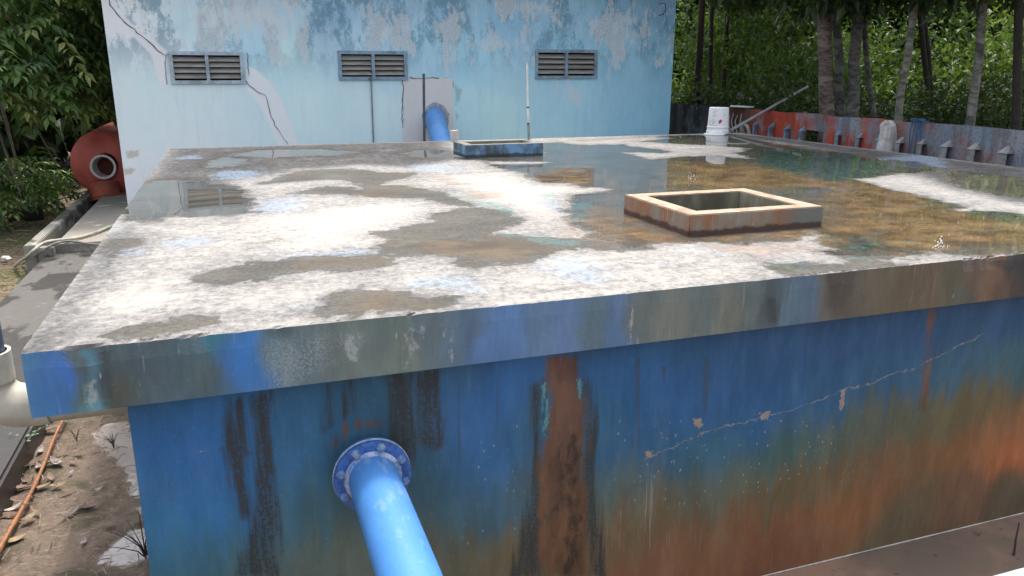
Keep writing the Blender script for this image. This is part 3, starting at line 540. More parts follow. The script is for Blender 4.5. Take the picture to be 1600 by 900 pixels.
for k in range(8):
    q = R_(22.5+45*k+6); bx, bz = cx+.144*math.cos(q), cz+.144*math.sin(q)
    mb = MB().lathe((bx,fy,bz), (0,-1,0), [(.0,.026),(.008,.026),(.009,.019),(.014,.019),(.017,.014),(.017,.002),(.022,.002),(.022,-.002)], 6)
    mb.build('bolt', M_bolt, front_fl)

# ------------------------------------------------------------------ white drain pipe at the left corner
M_pvc = plain('ivory_pvc', (.47,.44,.36), .15, .6, 6, (.26,.19,.10), .1, .25)
dpy = 3.72; dc_ = (uy(60,602,dpy)+uy(60,658,dpy))/2; dz = dc_[2]; r = .088
wpz = empty('drain_pipe', (-1.1,dpy,GZ), 'ivory plastic elbow pipe entering under the left corner of the tank', 'pipe')
cxp = uy(-18,600,dpy)[0]
MB().tube([(WX0+.05,dpy,dz),(cxp+.16,dpy,dz)], r, 32).build('pipe', M_pvc, wpz)
th = np.linspace(0, math.pi/2, 10); rb = .13
MB().tube([(cxp+.22,dpy,dz)]+[(cxp+rb-rb*math.sin(q),dpy,dz+rb-rb*math.cos(q)) for q in th]+[(cxp,dpy,dz+.2)], r+.009, 32).build('elbow', M_pvc, wpz)
MB().lathe((cxp,dpy,dz+.13), (0,0,1), [(r+.0,0),(r+.016,0),(r+.016,.13),(r+.002,.13)], 40).build('collar', M_pvc, wpz)
MB().tube([(cxp,dpy,dz+.2),(cxp,dpy,dz+1.7)], r-.006, 32).build('riser', plain('grey_blue_pipe', (.075,.10,.13), .25, .5, 8), wpz)

# ================================================================== BUILDING
bld = empty('building', (3.2,BY,GZ), 'pale blue rendered building with cracked wall and three louvred vents', 'building')
V, F, nx, ny = grid_xy(BX0, BX1, GZ, BZ1, .03, 0); P3 = V[:, :2].copy(); V = np.stack([V[:,0], BY+(vnoise(P3, 1.1, 41)-.5)*.012, V[:,1]], 1)
WIN = [(262,80,384,131),(527,79,637,125),(836,77,932,123)]
wr = []
for a in WIN:
    p0 = uy(a[0],a[1],BY); p1 = uy(a[2],a[3],BY); wr.append((p0[0], p1[0], p1[2], p0[2]))
hole = uy(683,190,BY)
FC = V[F].mean(1); keep = np.ones(len(F), bool)
for x0, x1, z0, z1 in wr: keep &= ~((FC[:,0] > x0+.05)&(FC[:,0] < x1-.05)&(FC[:,2] > z0+.045)&(FC[:,2] < z1-.045))
o = mesh_np('wall', V, F[keep], None, bld)
yb_ = lambda pl: [uy(*q, BY)[[0,2]] for q in pl]
bc = [(170,30,(192,200,212)),(185,150,(168,198,216)),(200,290,(178,210,224)),(230,60,(180,196,208)),(230,120,(160,192,212)),(300,30,(150,178,196)),(320,170,(164,196,216)),(300,220,(170,200,218)),(400,60,(136,172,192)),(420,20,(140,164,182)),(450,90,(150,182,198)),(480,180,(158,190,210)),(520,20,(104,138,164)),(560,60,(140,170,188)),(590,170,(160,190,210)),(610,20,(110,142,166)),(650,60,(128,166,186)),(700,20,(108,146,170)),(740,90,(126,170,190)),(760,170,(148,182,202)),(800,20,(106,146,172)),(790,210,(150,184,202)),(860,30,(112,148,172)),(880,60,(112,156,178)),(900,160,(130,172,192)),(880,210,(138,176,196)),(960,20,(96,138,164)),(980,90,(112,156,178)),(980,190,(112,160,182)),(1040,20,(84,122,150)),(1045,100,(98,144,168)),(1040,190,(100,150,174))]
bp, bcv = px_cols(bc, lambda a, b: uy(a, b, BY)[[0,2]], 1.85); bcv = [np.minimum(c*np.array([1.10,1.02,.95]), .9) for c in bcv]  # wall tints carry eave shade and slab bounce besides the paint colour
tint = np.ones((len(P3), 4)); tint[:, :3] = idw(P3+np.stack([(vnoise(P3, 3, 5)-.5)*.3, (vnoise(P3, 3, 6)-.5)*.3], 1), bp, bcv, 3.0, 1, 1, .15)
fb = lambda dic: np.max([sdf(P3, yb_(pl)) for pl in dic], 0)
plaster = fb([[(150,-20),(172,-10),(190,20),(215,45),(240,62),(262,80),(262,132),(250,138),(246,115),(235,85),(210,60),(180,50),(150,48)],[(386,104),(400,108),(420,125),(440,155),(455,190),(470,235),(436,235),(425,205),(405,165),(385,140)]])
panel = fb([[(629,124),(640,121),(690,121),(708,123),(709,240),(628,240),(631,190),(629,150)]])
peel = fb([[(280,-10),(470,-10),(480,40),(470,70),(440,95),(400,60),(340,70),(290,60)],[(560,20),(640,25),(640,75),(580,76)],[(690,40),(712,30),(722,80),(695,90)],[(740,60),(775,45),(800,55),(830,20),(830,90),(790,80),(770,85),(750,95)],[(760,0),(860,-10),(865,30),(810,30),(790,40)],[(900,20),(990,10),(1000,60),(960,100),(940,70),(920,60)],[(1000,10),(1015,10),(1018,50),(1005,60)],[(870,130),(920,130),(910,155),(880,150)],[(1030,60),(1052,60),(1048,95),(1035,90)]])
gpatch = fb([[(710,130),(722,140),(720,155),(712,165)],[(711,175),(718,180),(712,192)]]); tan = fb([[(196,236),(218,234),(218,244),(198,246)],[(192,262),(214,264),(205,272),(192,276)]])
setattr4(o.data, 'tint', tint); setattr4(o.data, 'm1', np.clip(np.stack([plaster, panel, peel, gpatch], 1), -1, 1)); setattr4(o.data, 'm2', np.clip(np.stack([tan, tan*0, tan*0, tan*0], 1), -1, 1))
def bwall():
    t = NT('pale_blue_render'); tint = t.attr('tint').outputs['Color']; pl, pn, pe, gp = t.ch('m1'); tn = t.ch('m2')[0]
    a = t.noise(2.6, 9, .72, (1,1,.5)); b = t.noise(10, 8, .72, (1,1,.38)); f = t.noise(40, 5, .7); st = t.noise(8, 6, .6, (1,1,.1))
    c = t.mix(t.ss(b, .3, .7), t.mix(.05, tint, (.10,.22,.32)), t.mix(.12, tint, (.8,.86,.9)))
    c = t.mix(t.math('MULTIPLY', t.ss(st, .52, .7), .16), c, t.mix(.5, tint, (.10,.20,.28)))
    z = t.n('ShaderNodeSeparateXYZ'); t.t.links.new(t.pos, z.inputs[0]); up = t.ss(z.outputs[2], .7, 1.7)
    teal_ = t.math('MULTIPLY', t.ss(t.math('ADD', a, around(t, f, .2)), .46, .56), up); c = t.mix(t.math('MULTIPLY', teal_, .72), c, (.12,.27,.37))
    pm = t.ss(t.math('ADD', pe, t.math('ADD', around(t, a, 2.2), around(t, b, 1.6))), .02, .12); pm = t.math('MULTIPLY', pm, t.ss(f, .25, .6))
    c = t.mix(t.math('MULTIPLY', pm, .75), c, (.70,.72,.72))
    pm2 = t.math('MULTIPLY', t.ss(t.noise(13, 8, .75, (1,1,.45), (5,1,3)), .57, .62), up); c = t.mix(t.math('MULTIPLY', pm2, .6), c, (.60,.67,.71))
    c = t.mix(t.math('MULTIPLY', t.ss(t.math('ADD', pl, around(t, f, .03)), -.02, .03), .9), c, (.84,.85,.87))
    c = t.mix(t.ss(t.math('ADD', pn, around(t, b, .03)), -.006, .006), c, t.mix(b, (.64,.635,.62), (.76,.75,.73)))
    c = t.mix(t.math('MULTIPLY', t.ss(t.math('ADD', gp, around(t, b, .2)), -.02, .04), .5), c, (.25,.30,.33)); c = t.mix(t.math('MULTIPLY', t.ss(t.math('ADD', tn, around(t, b, .2)), -.02, .03), .75), c, (.55,.48,.36))
    ed = t.math('MULTIPLY', t.ss(t.math('ABSOLUTE', pn), .014, .004), t.ss(b, .48, .6)); c = t.mix(t.math('MULTIPLY', ed, .6), c, (.12,.13,.14))
    c = t.mix(t.math('MULTIPLY', t.ss(t.voro(9), .05, .03), .5), c, (.15,.2,.25))
    t.bump(t.math('ADD', f, t.math('MULTIPLY', b, 2)), .25, .008); return t.fin(c, .85, .25)
M_bwall = bwall(); o.data.materials.clear(); o.data.materials.append(M_bwall)
mb = MB(); D = 19.0
M_plainblue = plain('building_side', (.40,.52,.60), .2, .85, 3)
for a, b in (((BX0,BY+.02,GZ),(BX0+.15,D,BZ1)), ((BX1-.15,BY+.02,GZ),(BX1,D,BZ1)), ((BX0+.15,D-.15,GZ),(BX1-.15,D,BZ1))): mb.box(a, b)
mb.build('side_walls', M_plainblue, bld)
rf = MB().box((BX0-.45,BY-.35,BZ1), (BX1+.45,D+.4,BZ1+.16)).build('roof', plain('eave_concrete', (.30,.30,.29), rough=.85), bld); bevel(rf, .02)
M_frame = plain('blue_grey_frame', (.24,.34,.42), .2, .7, 15); M_frame2 = plain('pale_frame', (.40,.48,.54), .2, .7, 15); M_slat = plain('grey_slats', (.32,.31,.28), .25, .8, 20, None, .2, .3, (.3,1,3))
M_dark = plain('vent_interior', (.012,.014,.02), .3, .9)
for k, (x0, x1, z0, z1) in enumerate(wr):
    fm = M_frame2 if k == 0 else M_frame; t_ = .055
    wn_ = MB().box((x0,BY-.03,z0), (x1,BY+.08,z0+t_)).box((x0,BY-.03,z1-t_), (x1,BY+.08,z1)).box((x0,BY-.028,z0+t_), (x0+t_,BY+.08,z1-t_)).box((x1-t_,BY-.028,z0+t_), (x1,BY+.08,z1-t_))
    xm = (x0+x1)/2; wn_.box((xm-.026,BY-.026,z0+t_), (xm+.026,BY+.08,z1-t_))
    wo = wn_.build('louvre_window', fm, bld)
    wo['label'] = ('vent window with pale frame beside the white plastered crack', 'vent window above the conduit and plaster patch', 'vent window nearest the right end of the wall')[k]
    s = MB(); hh = (z1-z0-2*t_); N_ = 4; pit = hh/(N_+.45)
    for xa, xb in ((x0+t_+.002, xm-.028), (xm+.028, x1-t_-.002)):
        for j in range(N_):
            zc = z1-t_-pit*(j+.72); dy, dz_ = .032, .027; th_ = .006
            s.add([(xa,BY+.0-.006,zc-dz_-dz_*.2),(xb,BY-.006,zc-dz_-dz_*.2),(xb,BY+.06,zc+dz_),(xa,BY+.06,zc+dz_),(xa,BY-.006,zc-dz_-dz_*.2+.012),(xb,BY-.006,zc-dz_-dz_*.2+.012),(xb,BY+.06,zc+dz_+.012),(xa,BY+.06,zc+dz_+.012)],
                  [(0,1,5,4),(4,5,6,7),(0,3,2,1),(1,2,6,5),(3,0,4,7),(2,3,7,6)])
    s.build('louvre_slats', M_slat, wo)
    MB().box((x0+.02,BY+.3,z0-.1), (x1-.02,BY+.32,z1+.1)).build('interior_dark_sheet', M_dark, wo)  # near-black sheet stands in for the unlit room behind the slats

# cracks in the render as fine grooves filled with dark dirt
def crack(px, wdt, seed):
    rr = np.random.default_rng(seed); pts = [uy(*q, BY)[[0,2]] for q in px]; out = []
    for a, b in zip(pts[:-1], pts[1:]):
        n = max(2, int(np.hypot(*(b-a))/.05))
        for k in range(n): out.append(a+(b-a)*k/n+rr.normal(0, .006, 2))
    out.append(pts[-1]); out = np.array(out); m = MB(); vs = []; fs = []
    for i, q in enumerate(out):
        tg = out[min(i+1, len(out)-1)]-out[max(i-1, 0)]; tg /= np.hypot(*tg); nn = np.array([-tg[1], tg[0]])*wdt*(.5+rr.random())
        vs += [(q[0]+nn[0], BY-.0085, q[1]+nn[1]), (q[0]-nn[0], BY-.0085, q[1]-nn[1]), (q[0]-nn[0]*.6, BY+.01, q[1]-nn[1]*.6), (q[0]+nn[0]*.6, BY+.01, q[1]+nn[1]*.6)]
        if i: b = 4*i; fs += [(b-4,b-3,b+1,b),(b-3,b-2,b+2,b+1),(b-1,b-4,b,b+3)]
    return m.add(vs, fs)
M_crack = plain('crack_dirt', (.05,.05,.055), .3, .95)
crack([(168,-10),(172,8),(180,18),(195,35),(215,50),(235,68),(246,78),(258,87)], .0055, 1).build('wall_crack', M_crack, bld)
crack([(384,126),(394,138),(405,145),(415,148),(418,160),(422,178),(432,200),(450,226)], .004, 2).build('wall_crack', M_crack, bld)
crack([(259,82),(259,110),(261,132)], .003, 3).build('wall_crack', M_crack, bld)
crack([(386,82),(388,100),(389,118)], .003, 4).build('wall_crack', M_crack, bld)
crack([(629,124),(630,140),(628,165),(629,200)], .004, 6).build('wall_crack', M_crack, bld)
crack([(640,121),(655,123),(675,121),(686,122)], .005, 7).build('wall_crack', M_crack, bld)
mk = MB()
for pl in ([(1030,6),(1039,5),(1040,16),(1036,21)], [(1029,24),(1037,22)]):
    mk.tube([uy(*q, BY)-np.array([0,.006,0]) for q in pl], .007, 5)
mk.build('pen_mark', plain('dark_marker', (.03,.05,.08)), bld)

# services on the wall
cdt = empty('conduit', tuple(uy(584,240,BY-.03)), 'thin grey conduit running down from the middle vent', 'conduit')
MB().tube([uy(578,122,BY-.03), uy(580,126,BY-.03), uy(584,230,BY-.03), uy(584.5,300,BY-.03)], .012, 10).build('pipe', plain('conduit_grey', (.20,.24,.27)), cdt)
MB().lathe(uy(578,123,BY-.0), (0,-1,0), [(.0,.07),(.028,.07),(.028,0)], 14).build('junction_box', plain('box_grey', (.12,.13,.13)), cdt)
tag(MB().tube([uy(662,115,13.2), uy(664,330,13.2)], .022, 12).build('metal_rod', plain('rod_steel', (.10,.11,.13), .3, .5)), 'tall dark steel rod standing in front of the plaster patch', 'rod')
ip = empty('inlet_pipe', (3.4,BY,hole[2]), 'thick blue pipe bending down out of the broken hole in the wall', 'pipe')
M_ip = plain('inlet_blue', (.10,.27,.60), .15, .5, 6, (.16,.34,.64), .06)
q0 = uy(680,182,BY+.2); q1 = uy(678,182,BY-.12); q2 = uy(681,200,13.45); q3 = uy(693,232,12.9); q4 = uy(706,262,12.4)
bez = []
for k in range(13):
    s = k/12; bez.append((1-s)**3*np.array(q0)+3*s*(1-s)**2*(np.array(q1)+[0,0,.04])+3*s*s*(1-s)*(np.array(q2)+[0,-.05,.03])+s**3*np.array(q3))
MB().tube(bez+[np.array(q4)], .175, 36).build('pipe', M_ip, ip)
mb = MB(); rr = np.random.default_rng(3); n = 26; vs = []
c0 = uy(681,184,BY)
for k in range(n):
    q = 2*math.pi*k/n; r1 = .19+.03*rr.random(); r2 = r1+.03+.02*rr.random()
    vs += [(c0[0]+r1*math.cos(q), BY-.012, c0[2]+r1*math.sin(q)*1.05), (c0[0]+r2*math.cos(q), BY-.008, c0[2]+r2*math.sin(q)*1.05), (c0[0]+.1*math.cos(q), BY+.006, c0[2]+.1*math.sin(q))]
fs = [];
for k in range(n): m_ = (k+1) % n; fs += [(3*k,3*k+1,3*m_+1,3*m_),(3*k+2,3*k,3*m_,3*m_+2)]
mb.add(vs, fs).build('broken_edge', plain('broken_mortar', (.36,.37,.38), .3, .95, 30, (.1,.1,.11), .8), ip)

# ------------------------------------------------------------------ things on the slab
b0 = uz(713,222,0); o = MB().lathe((b0[0],b0[1]+.1,0), (0,0,1), [(.05,0),(.058,0),(.062,.16),(.055,.165),(.05,.06)], 28).build('pipe_stub', plain('cream_pvc', (.55,.54,.48), .1, .5, 8))
tag(o, 'short cream pipe stub just behind the small blue hatch', 'pipe')
ms = empty('pipe_mast', (3.44,9.42,.15), 'slender white pipe standing upright on the small blue hatch', 'pipe')
ptop = uy(823.5,98,9.42); pm_ = uy(825.5,197,9.42); pb = np.array([uy(826.5,219,9.42)[0], 9.42, .15])
MB().tube([pm_, ptop], .0125, 14).build('white_pipe', plain('white_pvc', (.75,.75,.70), .08, .4, 6), ms)
MB().tube([pb, pm_+(ptop-pm_)*.03], .0165, 14).build('grey_socket', plain('grey_pvc', (.27,.28,.26), .2, .6, 8), ms)
for s in (.29, .03): q = pm_+(ptop-pm_)*s; MB().tube([q, q+(ptop-pm_)*.022], .0165, 14).build('clip', plain('black_clip', (.02,.02,.02)), ms)

# bucket, upside down
bk0 = uz(1121,207,0); by_ = min(bk0[1]-.02, YB-.2); bx_ = bk0[0]*by_/bk0[1]; sc_b = 1.0
bk = empty('bucket', (bx_,by_,.015), 'white plastic paint bucket standing upside down at the far slab corner', 'bucket')
M_bk = plain('white_bucket', (.78,.78,.77), .05, .35, 6, (.62,.6,.55), .03)
prof = [(.0,.415),(.145,.415),(.152,.41),(.155,.395),(.165,.12),(.176,.115),(.176,.10),(.168,.097),(.169,.06),(.18,.055),(.18,.012),(.172,.0),(.16,.0)]
MB().lathe((bx_,by_,.012), (0,0,1), prof, 48).build('body', M_bk, bk)
M_red = plain('red_print', (.55,.03,.04), .1, .5); M_ink = plain('faded_print', (.50,.30,.32), .1, .5)
d_ = math.atan2(0-by_, 0-bx_)
def onb(m, a0, a1, z0, z1):
    k = 6; vs = []; fs = []
    for i in range(k+1):
        q = d_+a0+(a1-a0)*i/k
        for z in (z0, z1):
            rad = np.interp(z, [.12,.395], [.165,.155])+.0015; vs.append((bx_+rad*math.cos(q), by_+rad*math.sin(q), z+.012))
        if i: b = 2*i; fs.append((b-2,b,b+1,b-1))
    m.add(vs, fs)
# left of the viewer is clockwise seen from above
m = MB()
for j in range(9):
    z = .355-.022*j-(.02 if j > 4 else 0); onb(m, -.62, -.18-.1*(j % 3), z, z+.007)
for a0, a1, z0, z1 in ((-.78,-.77,.14,.38),(-.06,-.05,.14,.38),(-.78,-.05,.378,.382),(-.78,-.05,.138,.142),(.5,.51,.14,.38),(.5,.8,.378,.382)): onb(m, a0, a1, z0, z1)
m.build('printed_text', M_ink, bk)
m = MB()
for j in range(10):
    z = .165+.007*j; hw = .16*math.sin(math.pi*(j+.7)/10.6); onb(m, .2-hw+.012*j-.06, .2+hw+.012*j-.06, z, z+.0072)
m.build('red_emblem', M_red, bk)
m = MB(); onb(m, .62, .70, .29, .32); m.build('yellow_emblem', plain('ochre_print', (.5,.3,.05)), bk)
o = MB().lathe((bx_-.09,by_-.05,.002), (0,0,1), [(.0,.010),(.155,.012),(.165,.018),(.17,.012),(.17,0),(.0,0)], 40).build('round_lid', M_bk); tag(o, 'flat white lid lying half under the upturned bucket', 'lid')

# ------------------------------------------------------------------ steel retaining wall on the right
Y0, Y1, ZT = 1.5, 21.0, .295
sw = empty('steel_wall', (SX,10,GZ), 'long rusty steel plate wall with peeling blue and orange paint', 'wall')
V, F, nx, ny = grid_xy(Y0, Y1, GZ, ZT, .045, 0); P4 = V[:, :2].copy(); V = np.stack([np.full(len(V), SX), V[:,0], V[:,1]], 1)
V[:, 0] += (vnoise(P4*np.array([1,.4]), 1.5, 51)-.5)*.05+.012*np.sin(P4[:,0]*14)*(P4[:,0] > 13)
top = V[:,2] > ZT-.001; V[top, 2] += (vnoise(P4[top], 2.2, 52)-.5)*.035
hq = [ux(*q, SX) for q in ((1259,204),(1284,228))]; FC = V[F].mean(1)
keep = ~((FC[:,1] < hq[0][1])&(FC[:,1] > hq[1][1])&(FC[:,2] > -.30)&(FC[:,2] < .02))
o = mesh_np('plate', V, F[keep], None, sw)
sc_ = [(1052,180,(26,38,52)),(1090,185,(30,42,54)),(1100,200,(52,66,84)),(1145,180,(60,44,42)),(1165,185,(78,58,52)),(1180,180,(104,54,42)),(1195,195,(122,52,34)),(1215,185,(124,52,34)),(1240,190,(128,54,34)),(1260,190,(122,54,38)),(1268,185,(94,104,116)),(1285,195,(90,104,118)),(1300,190,(112,62,54)),(1310,215,(128,54,36)),(1320,190,(84,112,132)),(1340,195,(92,114,130)),(1350,218,(124,60,44)),(1360,195,(106,78,76)),(1372,190,(112,66,58)),(1380,205,(96,84,84)),(1412,205,(98,78,78)),(1425,215,(92,84,90)),(1440,210,(76,92,112)),(1460,210,(98,84,86)),(1480,210,(86,100,116)),(1500,215,(96,90,96)),(1520,210,(84,100,118)),(1540,215,(84,108,126)),(1560,220,(96,108,120)),(1590,215,(96,112,124)),(1590,250,(92,102,116)),(1460,235,(84,78,84)),(1540,245,(96,92,98)),(1700,240,(92,104,116))]
sp_, scv = px_cols(sc_, lambda a, b: ux(a, b, SX)[[1,2]], np.array([2.05,1.6,1.38]))
tint = np.ones((len(P4), 4)); Pj = P4+np.stack([(vnoise(P4, 4, 7)-.5)*.3, (vnoise(P4, 5, 8)-.5)*.15], 1); tint[:, :3] = idw(Pj, sp_, scv, 4.0, .8, 1.2, .05)
setattr4(o.data, 'tint', tint)
t = NT('rusty_steel_plate'); tn = t.attr('tint').outputs['Color']; st = t.noise(7, 7, .68, (1,1,.2)); f = t.noise(34, 5, .7); a = t.noise(3, 7, .7, (1,1,.5))
c = t.mix(t.math('MULTIPLY', t.ss(st, .48, .58), .75), tn, t.mix(.6, tn, (.07,.035,.028))); c = t.mix(t.math('MULTIPLY', t.ss(a, .52, .58), .6), c, (.15,.21,.26)); c = t.mix(t.math('MULTIPLY', t.ss(f, .52, .62), .5), c, (.04,.035,.035)); c = t.mix(t.math('MULTIPLY', t.ss(st, .38, .3), .4), c, (.32,.33,.34))
t.bump(t.math('ADD', f, st), .4, .012); M_steel = t.fin(c, .7, .35); o.data.materials.append(M_steel)
MB().box((SX+.03,Y0,GZ), (SX+.05,Y1,-.35)).build('backing_plate', M_steel, sw)
M_br = plain('bracket_pale', (.20,.20,.20), .3, .85, 9, (.12,.09,.08), .4); M_brb = plain('bracket_blue', (.15,.22,.28), .3, .8, 9, (.12,.09,.08), .4)
BR = [(1184,195,210,.06,0),(1208,199,214,.06,0),(1233,202,219,.07,0),(1256,205,219,.07,0),(1314,211,228,.1,0),(1347,215,232,.1,0),(1378,219,236,.1,0),(1409,223,240,.1,1),(1444,225,242,.1,1),(1482,229,246,.12,1),(1525,233,253,.13,1),(1574,239,262,.14,1),(1655,247,276,.14,1)]
for u, v0, v1, s, pale in BR:
    a = ux(u, v0, SX); zb = ux(u, v1, SX)[2]-.06; y = a[1]; zt = a[2]; d = .09; hw = s*(.46 if pale else .36)
    e_ = .012; m = MB()
    m.add([(SX-d,y-hw,zb),(SX-d,y+hw,zb),(SX-d,y+hw,zt),(SX-d,y-hw,zt),(SX-d+e_,y-hw,zb),(SX-d+e_,y+hw,zb),(SX-d+e_,y+hw,zt),(SX-d+e_,y-hw,zt)], [(0,3,2,1),(4,5,6,7),(0,1,5,4),(1,2,6,5),(3,0,4,7)])
    ym = (y-hw*1.2, y+hw*1.1); zc = zt+.085
    vs = [(SX-d-.01,ym[0],zt),(SX-d-.01,ym[1],zt),(SX+.01,y+hw*.4,zc),(SX+.01,y-hw*.4,zc),(SX+.01,ym[1],zt),(SX+.01,ym[0],zt)]
    m.add(vs, [(0,3,2,1),(1,2,4),(0,5,3),(0,1,4,5)])
    m.add([(SX-d+e_,y+hw-e_,zb),(SX+.01,y+hw-e_,zb),(SX+.01,y+hw-e_,zt),(SX-d+e_,y+hw-e_,zt)], [(0,1,2,3)])
    m.build('bracket', M_br if pale else M_brb, sw)
wb = MB(); q0 = ux(1396,192,SX); q1 = ux(1397,238,SX)
n = 12; rr = np.random.default_rng(9)
o = MB(); vs = []
prof = [(-.11,-.5),(.10,-.5),(.105,-.1),(.10,.1),(.10,.2),(.075,.27),(-.07,.265),(-.10,.19),(-.095,.02)]
for xx in (SX-.17, SX-.02): vs += [(xx+rr.normal(0,.012), q0[1]+a, b+.02) for a, b in prof]
k = len(prof); o.add(vs, [tuple(range(k))[::-1], tuple(range(k, 2*k))]+[(i,(i+1)%k,k+(i+1)%k,k+i) for i in range(k)])
o = o.build('concrete_block', plain('white_flaky_concrete', (.52,.50,.48), .25, .9, 9, (.16,.13,.12), .7)); bevel(o, .03, 2)
tag(o, 'whitish flaking concrete block leaning against the rusty steel wall', 'block')
ro = MB(); y0 = ux(1437,194,SX)[1]
for k in range(5):
    dy = (k-2)*.05; ro.tube([(SX+.12,y0+dy*1.5,.1),(SX+.04,y0+dy*1.2,.315),(SX-.03,y0+dy,.31),(SX-.05,y0+dy*.8+.03*math.sin(k*2),.15),(SX-.05,y0+dy*.9-.02*math.cos(k*3),-.05-.05*(k % 3)),(SX-.045,y0+dy,-.2-.07*(k % 2))], .008, 6)
for k in range(7): q = k*.9; ro.tube([(SX-.05,y0-.12+.035*k,.3+.02*math.sin(q)),(SX-.06,y0-.1+.035*k,.34),(SX+.02,y0-.07+.035*k,.335),(SX+.05,y0-.05+.035*k,.28)], .008, 6)
tag(ro.build('rope', plain('blue_rope', (.04,.11,.20), .3, .8, 60)), 'tangled blue rope hanging over the top of the steel wall', 'rope')
P0 = uz(1141,205,.03); P1 = ux(1200,171,SX); dirp = (P1-P0); P2_ = P0+dirp*1.0
lo, hi = 1.0, 3.0
tgt = 1262
for _ in range(40):
    mid = (lo+hi)/2; X = P0+dirp*mid-CAM; u_ = 800+FPX*(X@Rt)/(X@Fw)
    lo, hi = (mid, hi) if u_ < tgt else (lo, mid)
o = MB().tube([P0+[0,0,.012], P0+dirp*lo], .03, 4).build('metal_bar', plain('grey_bar', (.22,.24,.24), .25, .6, 6)); tag(o, 'long grey flat bar leaning over the steel wall beside the bucket', 'bar')
pl = ux(1158,167,SX); o = MB().lathe((SX+.02,pl[1],ZT+.02), (.05,.02,1), [(.0,.02),(.2,.02),(.215,.03),(.22,.0),(.0,0)], 32).build('plate', plain('white_plate', (.6,.62,.6), .1, .5)); tag(o, 'flat white disc lying on top of the steel wall behind the bucket', 'plate')
gr = MB(); yg = ux(1150,190,SX)[1]
for k in range(5): gr.tube([(SX-.04,yg-.25+.12*k,-.2),(SX-.045,yg-.2+.12*k+.05*math.sin(k),.05),(SX-.04,yg-.22+.13*k,.2-.04*(k % 2))], .012, 5)
gr.tube([(SX-.06,yg-.4,-.25),(SX-.14,yg-.42,-.02),(SX-.16,yg-.5,.03),(SX-.14,yg-.58,-.02),(SX-.06,yg-.6,-.25)], .03, 10)
tag(gr.build('cable', plain('pale_cable', (.34,.33,.31), .2, .7, 20)), 'pale cable loops hanging on the brown steel wall beside the bucket', 'cable')

# ================================================================== LEFT SIDE THINGS
# red pressure vessel lying behind the building corner
ry = 15.6; rc = uy(168,255,ry+.25); rr_ = .60; rx, rz = rc[0], rc[2]
rt = empty('pressure_vessel', (rx,ry,rz-rr_), 'red steel pressure vessel lying beside the building corner', 'vessel')
M_redt = plain('red_oxide_paint', (.52,.115,.085), .12, .5, 4, (.40,.075,.055), .08); M_redd = plain('vessel_inside', (.10,.018,.015), .2, .8)
prof = [(.20,-.25)]+[(rr_*math.sin(q), -.25+.27*(1-math.cos(q))) for q in np.linspace(.36, math.pi/2, 14)]+[(rr_,.3),(rr_,2.6),(.4,2.8),(.0,2.85)]
MB().lathe((rx,ry+.25,rz), (0,1,0), prof, 56).build('shell', M_redt, rt)
mx, mz = rx-.02, rz-.03
mh = MB().lathe((mx,ry-.02,mz), (-.12,-1,0.05), [(.165,-.2),(.178,-.05),(.185,.05),(.21,.06),(.215,.09),(.19,.095),(.175,.09),(.168,-.25)], 44).build('manhole_rim', plain('white_rim', (.60,.55,.52), .15, .6, 10, (.35,.2,.18)), rt)
MB().lathe((mx,ry+.2,mz), (0,-1,0), [(.0,0),(.24,0),(.24,.1)], 30).build('manhole_dark_disc', M_redd, rt)  # disc in darkened red stands in for the vessel's shaded inside
MB().lathe((rx-.06,ry+.0,rz-.42), (.08,-.25,-1), [(.24,-.1),(.24,.12),(.34,.13),(.345,.16),(.33,.17),(.33,.185),(.345,.19),(.345,.22),(.0,.225)], 44).build('bottom_flange', plain('rusty_red', (.38,.09,.05), .3, .65, 8, (.2,.07,.04)), rt)
MB().lathe((rx-.42,ry+.13,rz-.18), (-.5,-1,-.2), [(.0,.02),(.05,.02),(.055,0)], 16).build('plug', plain('dark_plug', (.08,.03,.03)), rt)
o = MB().add([(rx-.47,ry+.07,rz-.28),(rx-.30,ry+.005,rz-.40),(rx-.2,ry-.02,rz-.52),(rx-.32,ry+.05,rz-.50),(rx-.42,ry+.09,rz-.40)], [(0,1,2,3,4)])
# ropes and hoses
def wob(a, b, n, amp, seed, sag=0):
    r3 = np.random.default_rng(seed); a, b = np.array(a), np.array(b); out = []
    for k in range(n+1):
        s = k/n; out.append(a+(b-a)*s+np.array([r3.normal(0,amp), r3.normal(0,amp), abs(r3.normal(0,amp*.3))])*math.sin(math.pi*s)-np.array([0,0,sag*4*s*(1-s)]))
    return out
tag(MB().tube(wob(uz(-30,338,GZ+.02), uz(142,297,GZ+.30), 10, .03, 4, .03), .018, 8).build('rope', plain('pale_rope', (.5,.48,.42), .2, .8, 50)), 'pale rope stretched across the shaded ground to the red vessel', 'rope')
def hose(pts, r_, lbl, c):
    P_ = [np.array(p) for p in pts]; out = []
    for i in range(len(P_)-1):
        p0 = P_[max(i-1,0)]; p1 = P_[i]; p2 = P_[i+1]; p3 = P_[min(i+2,len(P_)-1)]
        for k in range(8):
            s = k/8; out.append(.5*((2*p1)+(-p0+p2)*s+(2*p0-5*p1+4*p2-p3)*s*s+(-p0+3*p1-3*p2+p3)*s**3))
    out.append(P_[-1]); return tag(MB().tube(out, r_, 9).build('hose', plain('hose', c, .2, .6, 30)), lbl, 'hose')
hose([uz(22,416,GZ+.03), uz(45,398,-1.2), uz(68,380,-1.09), uz(92,375,-1.09), uz(120,372,-1.12), uz(150,363,-1.12), uz(185,350,-1.12), uz(250,335,-1.12)], .02, 'grey hose looped higher over the drain channel end', (.40,.38,.32))
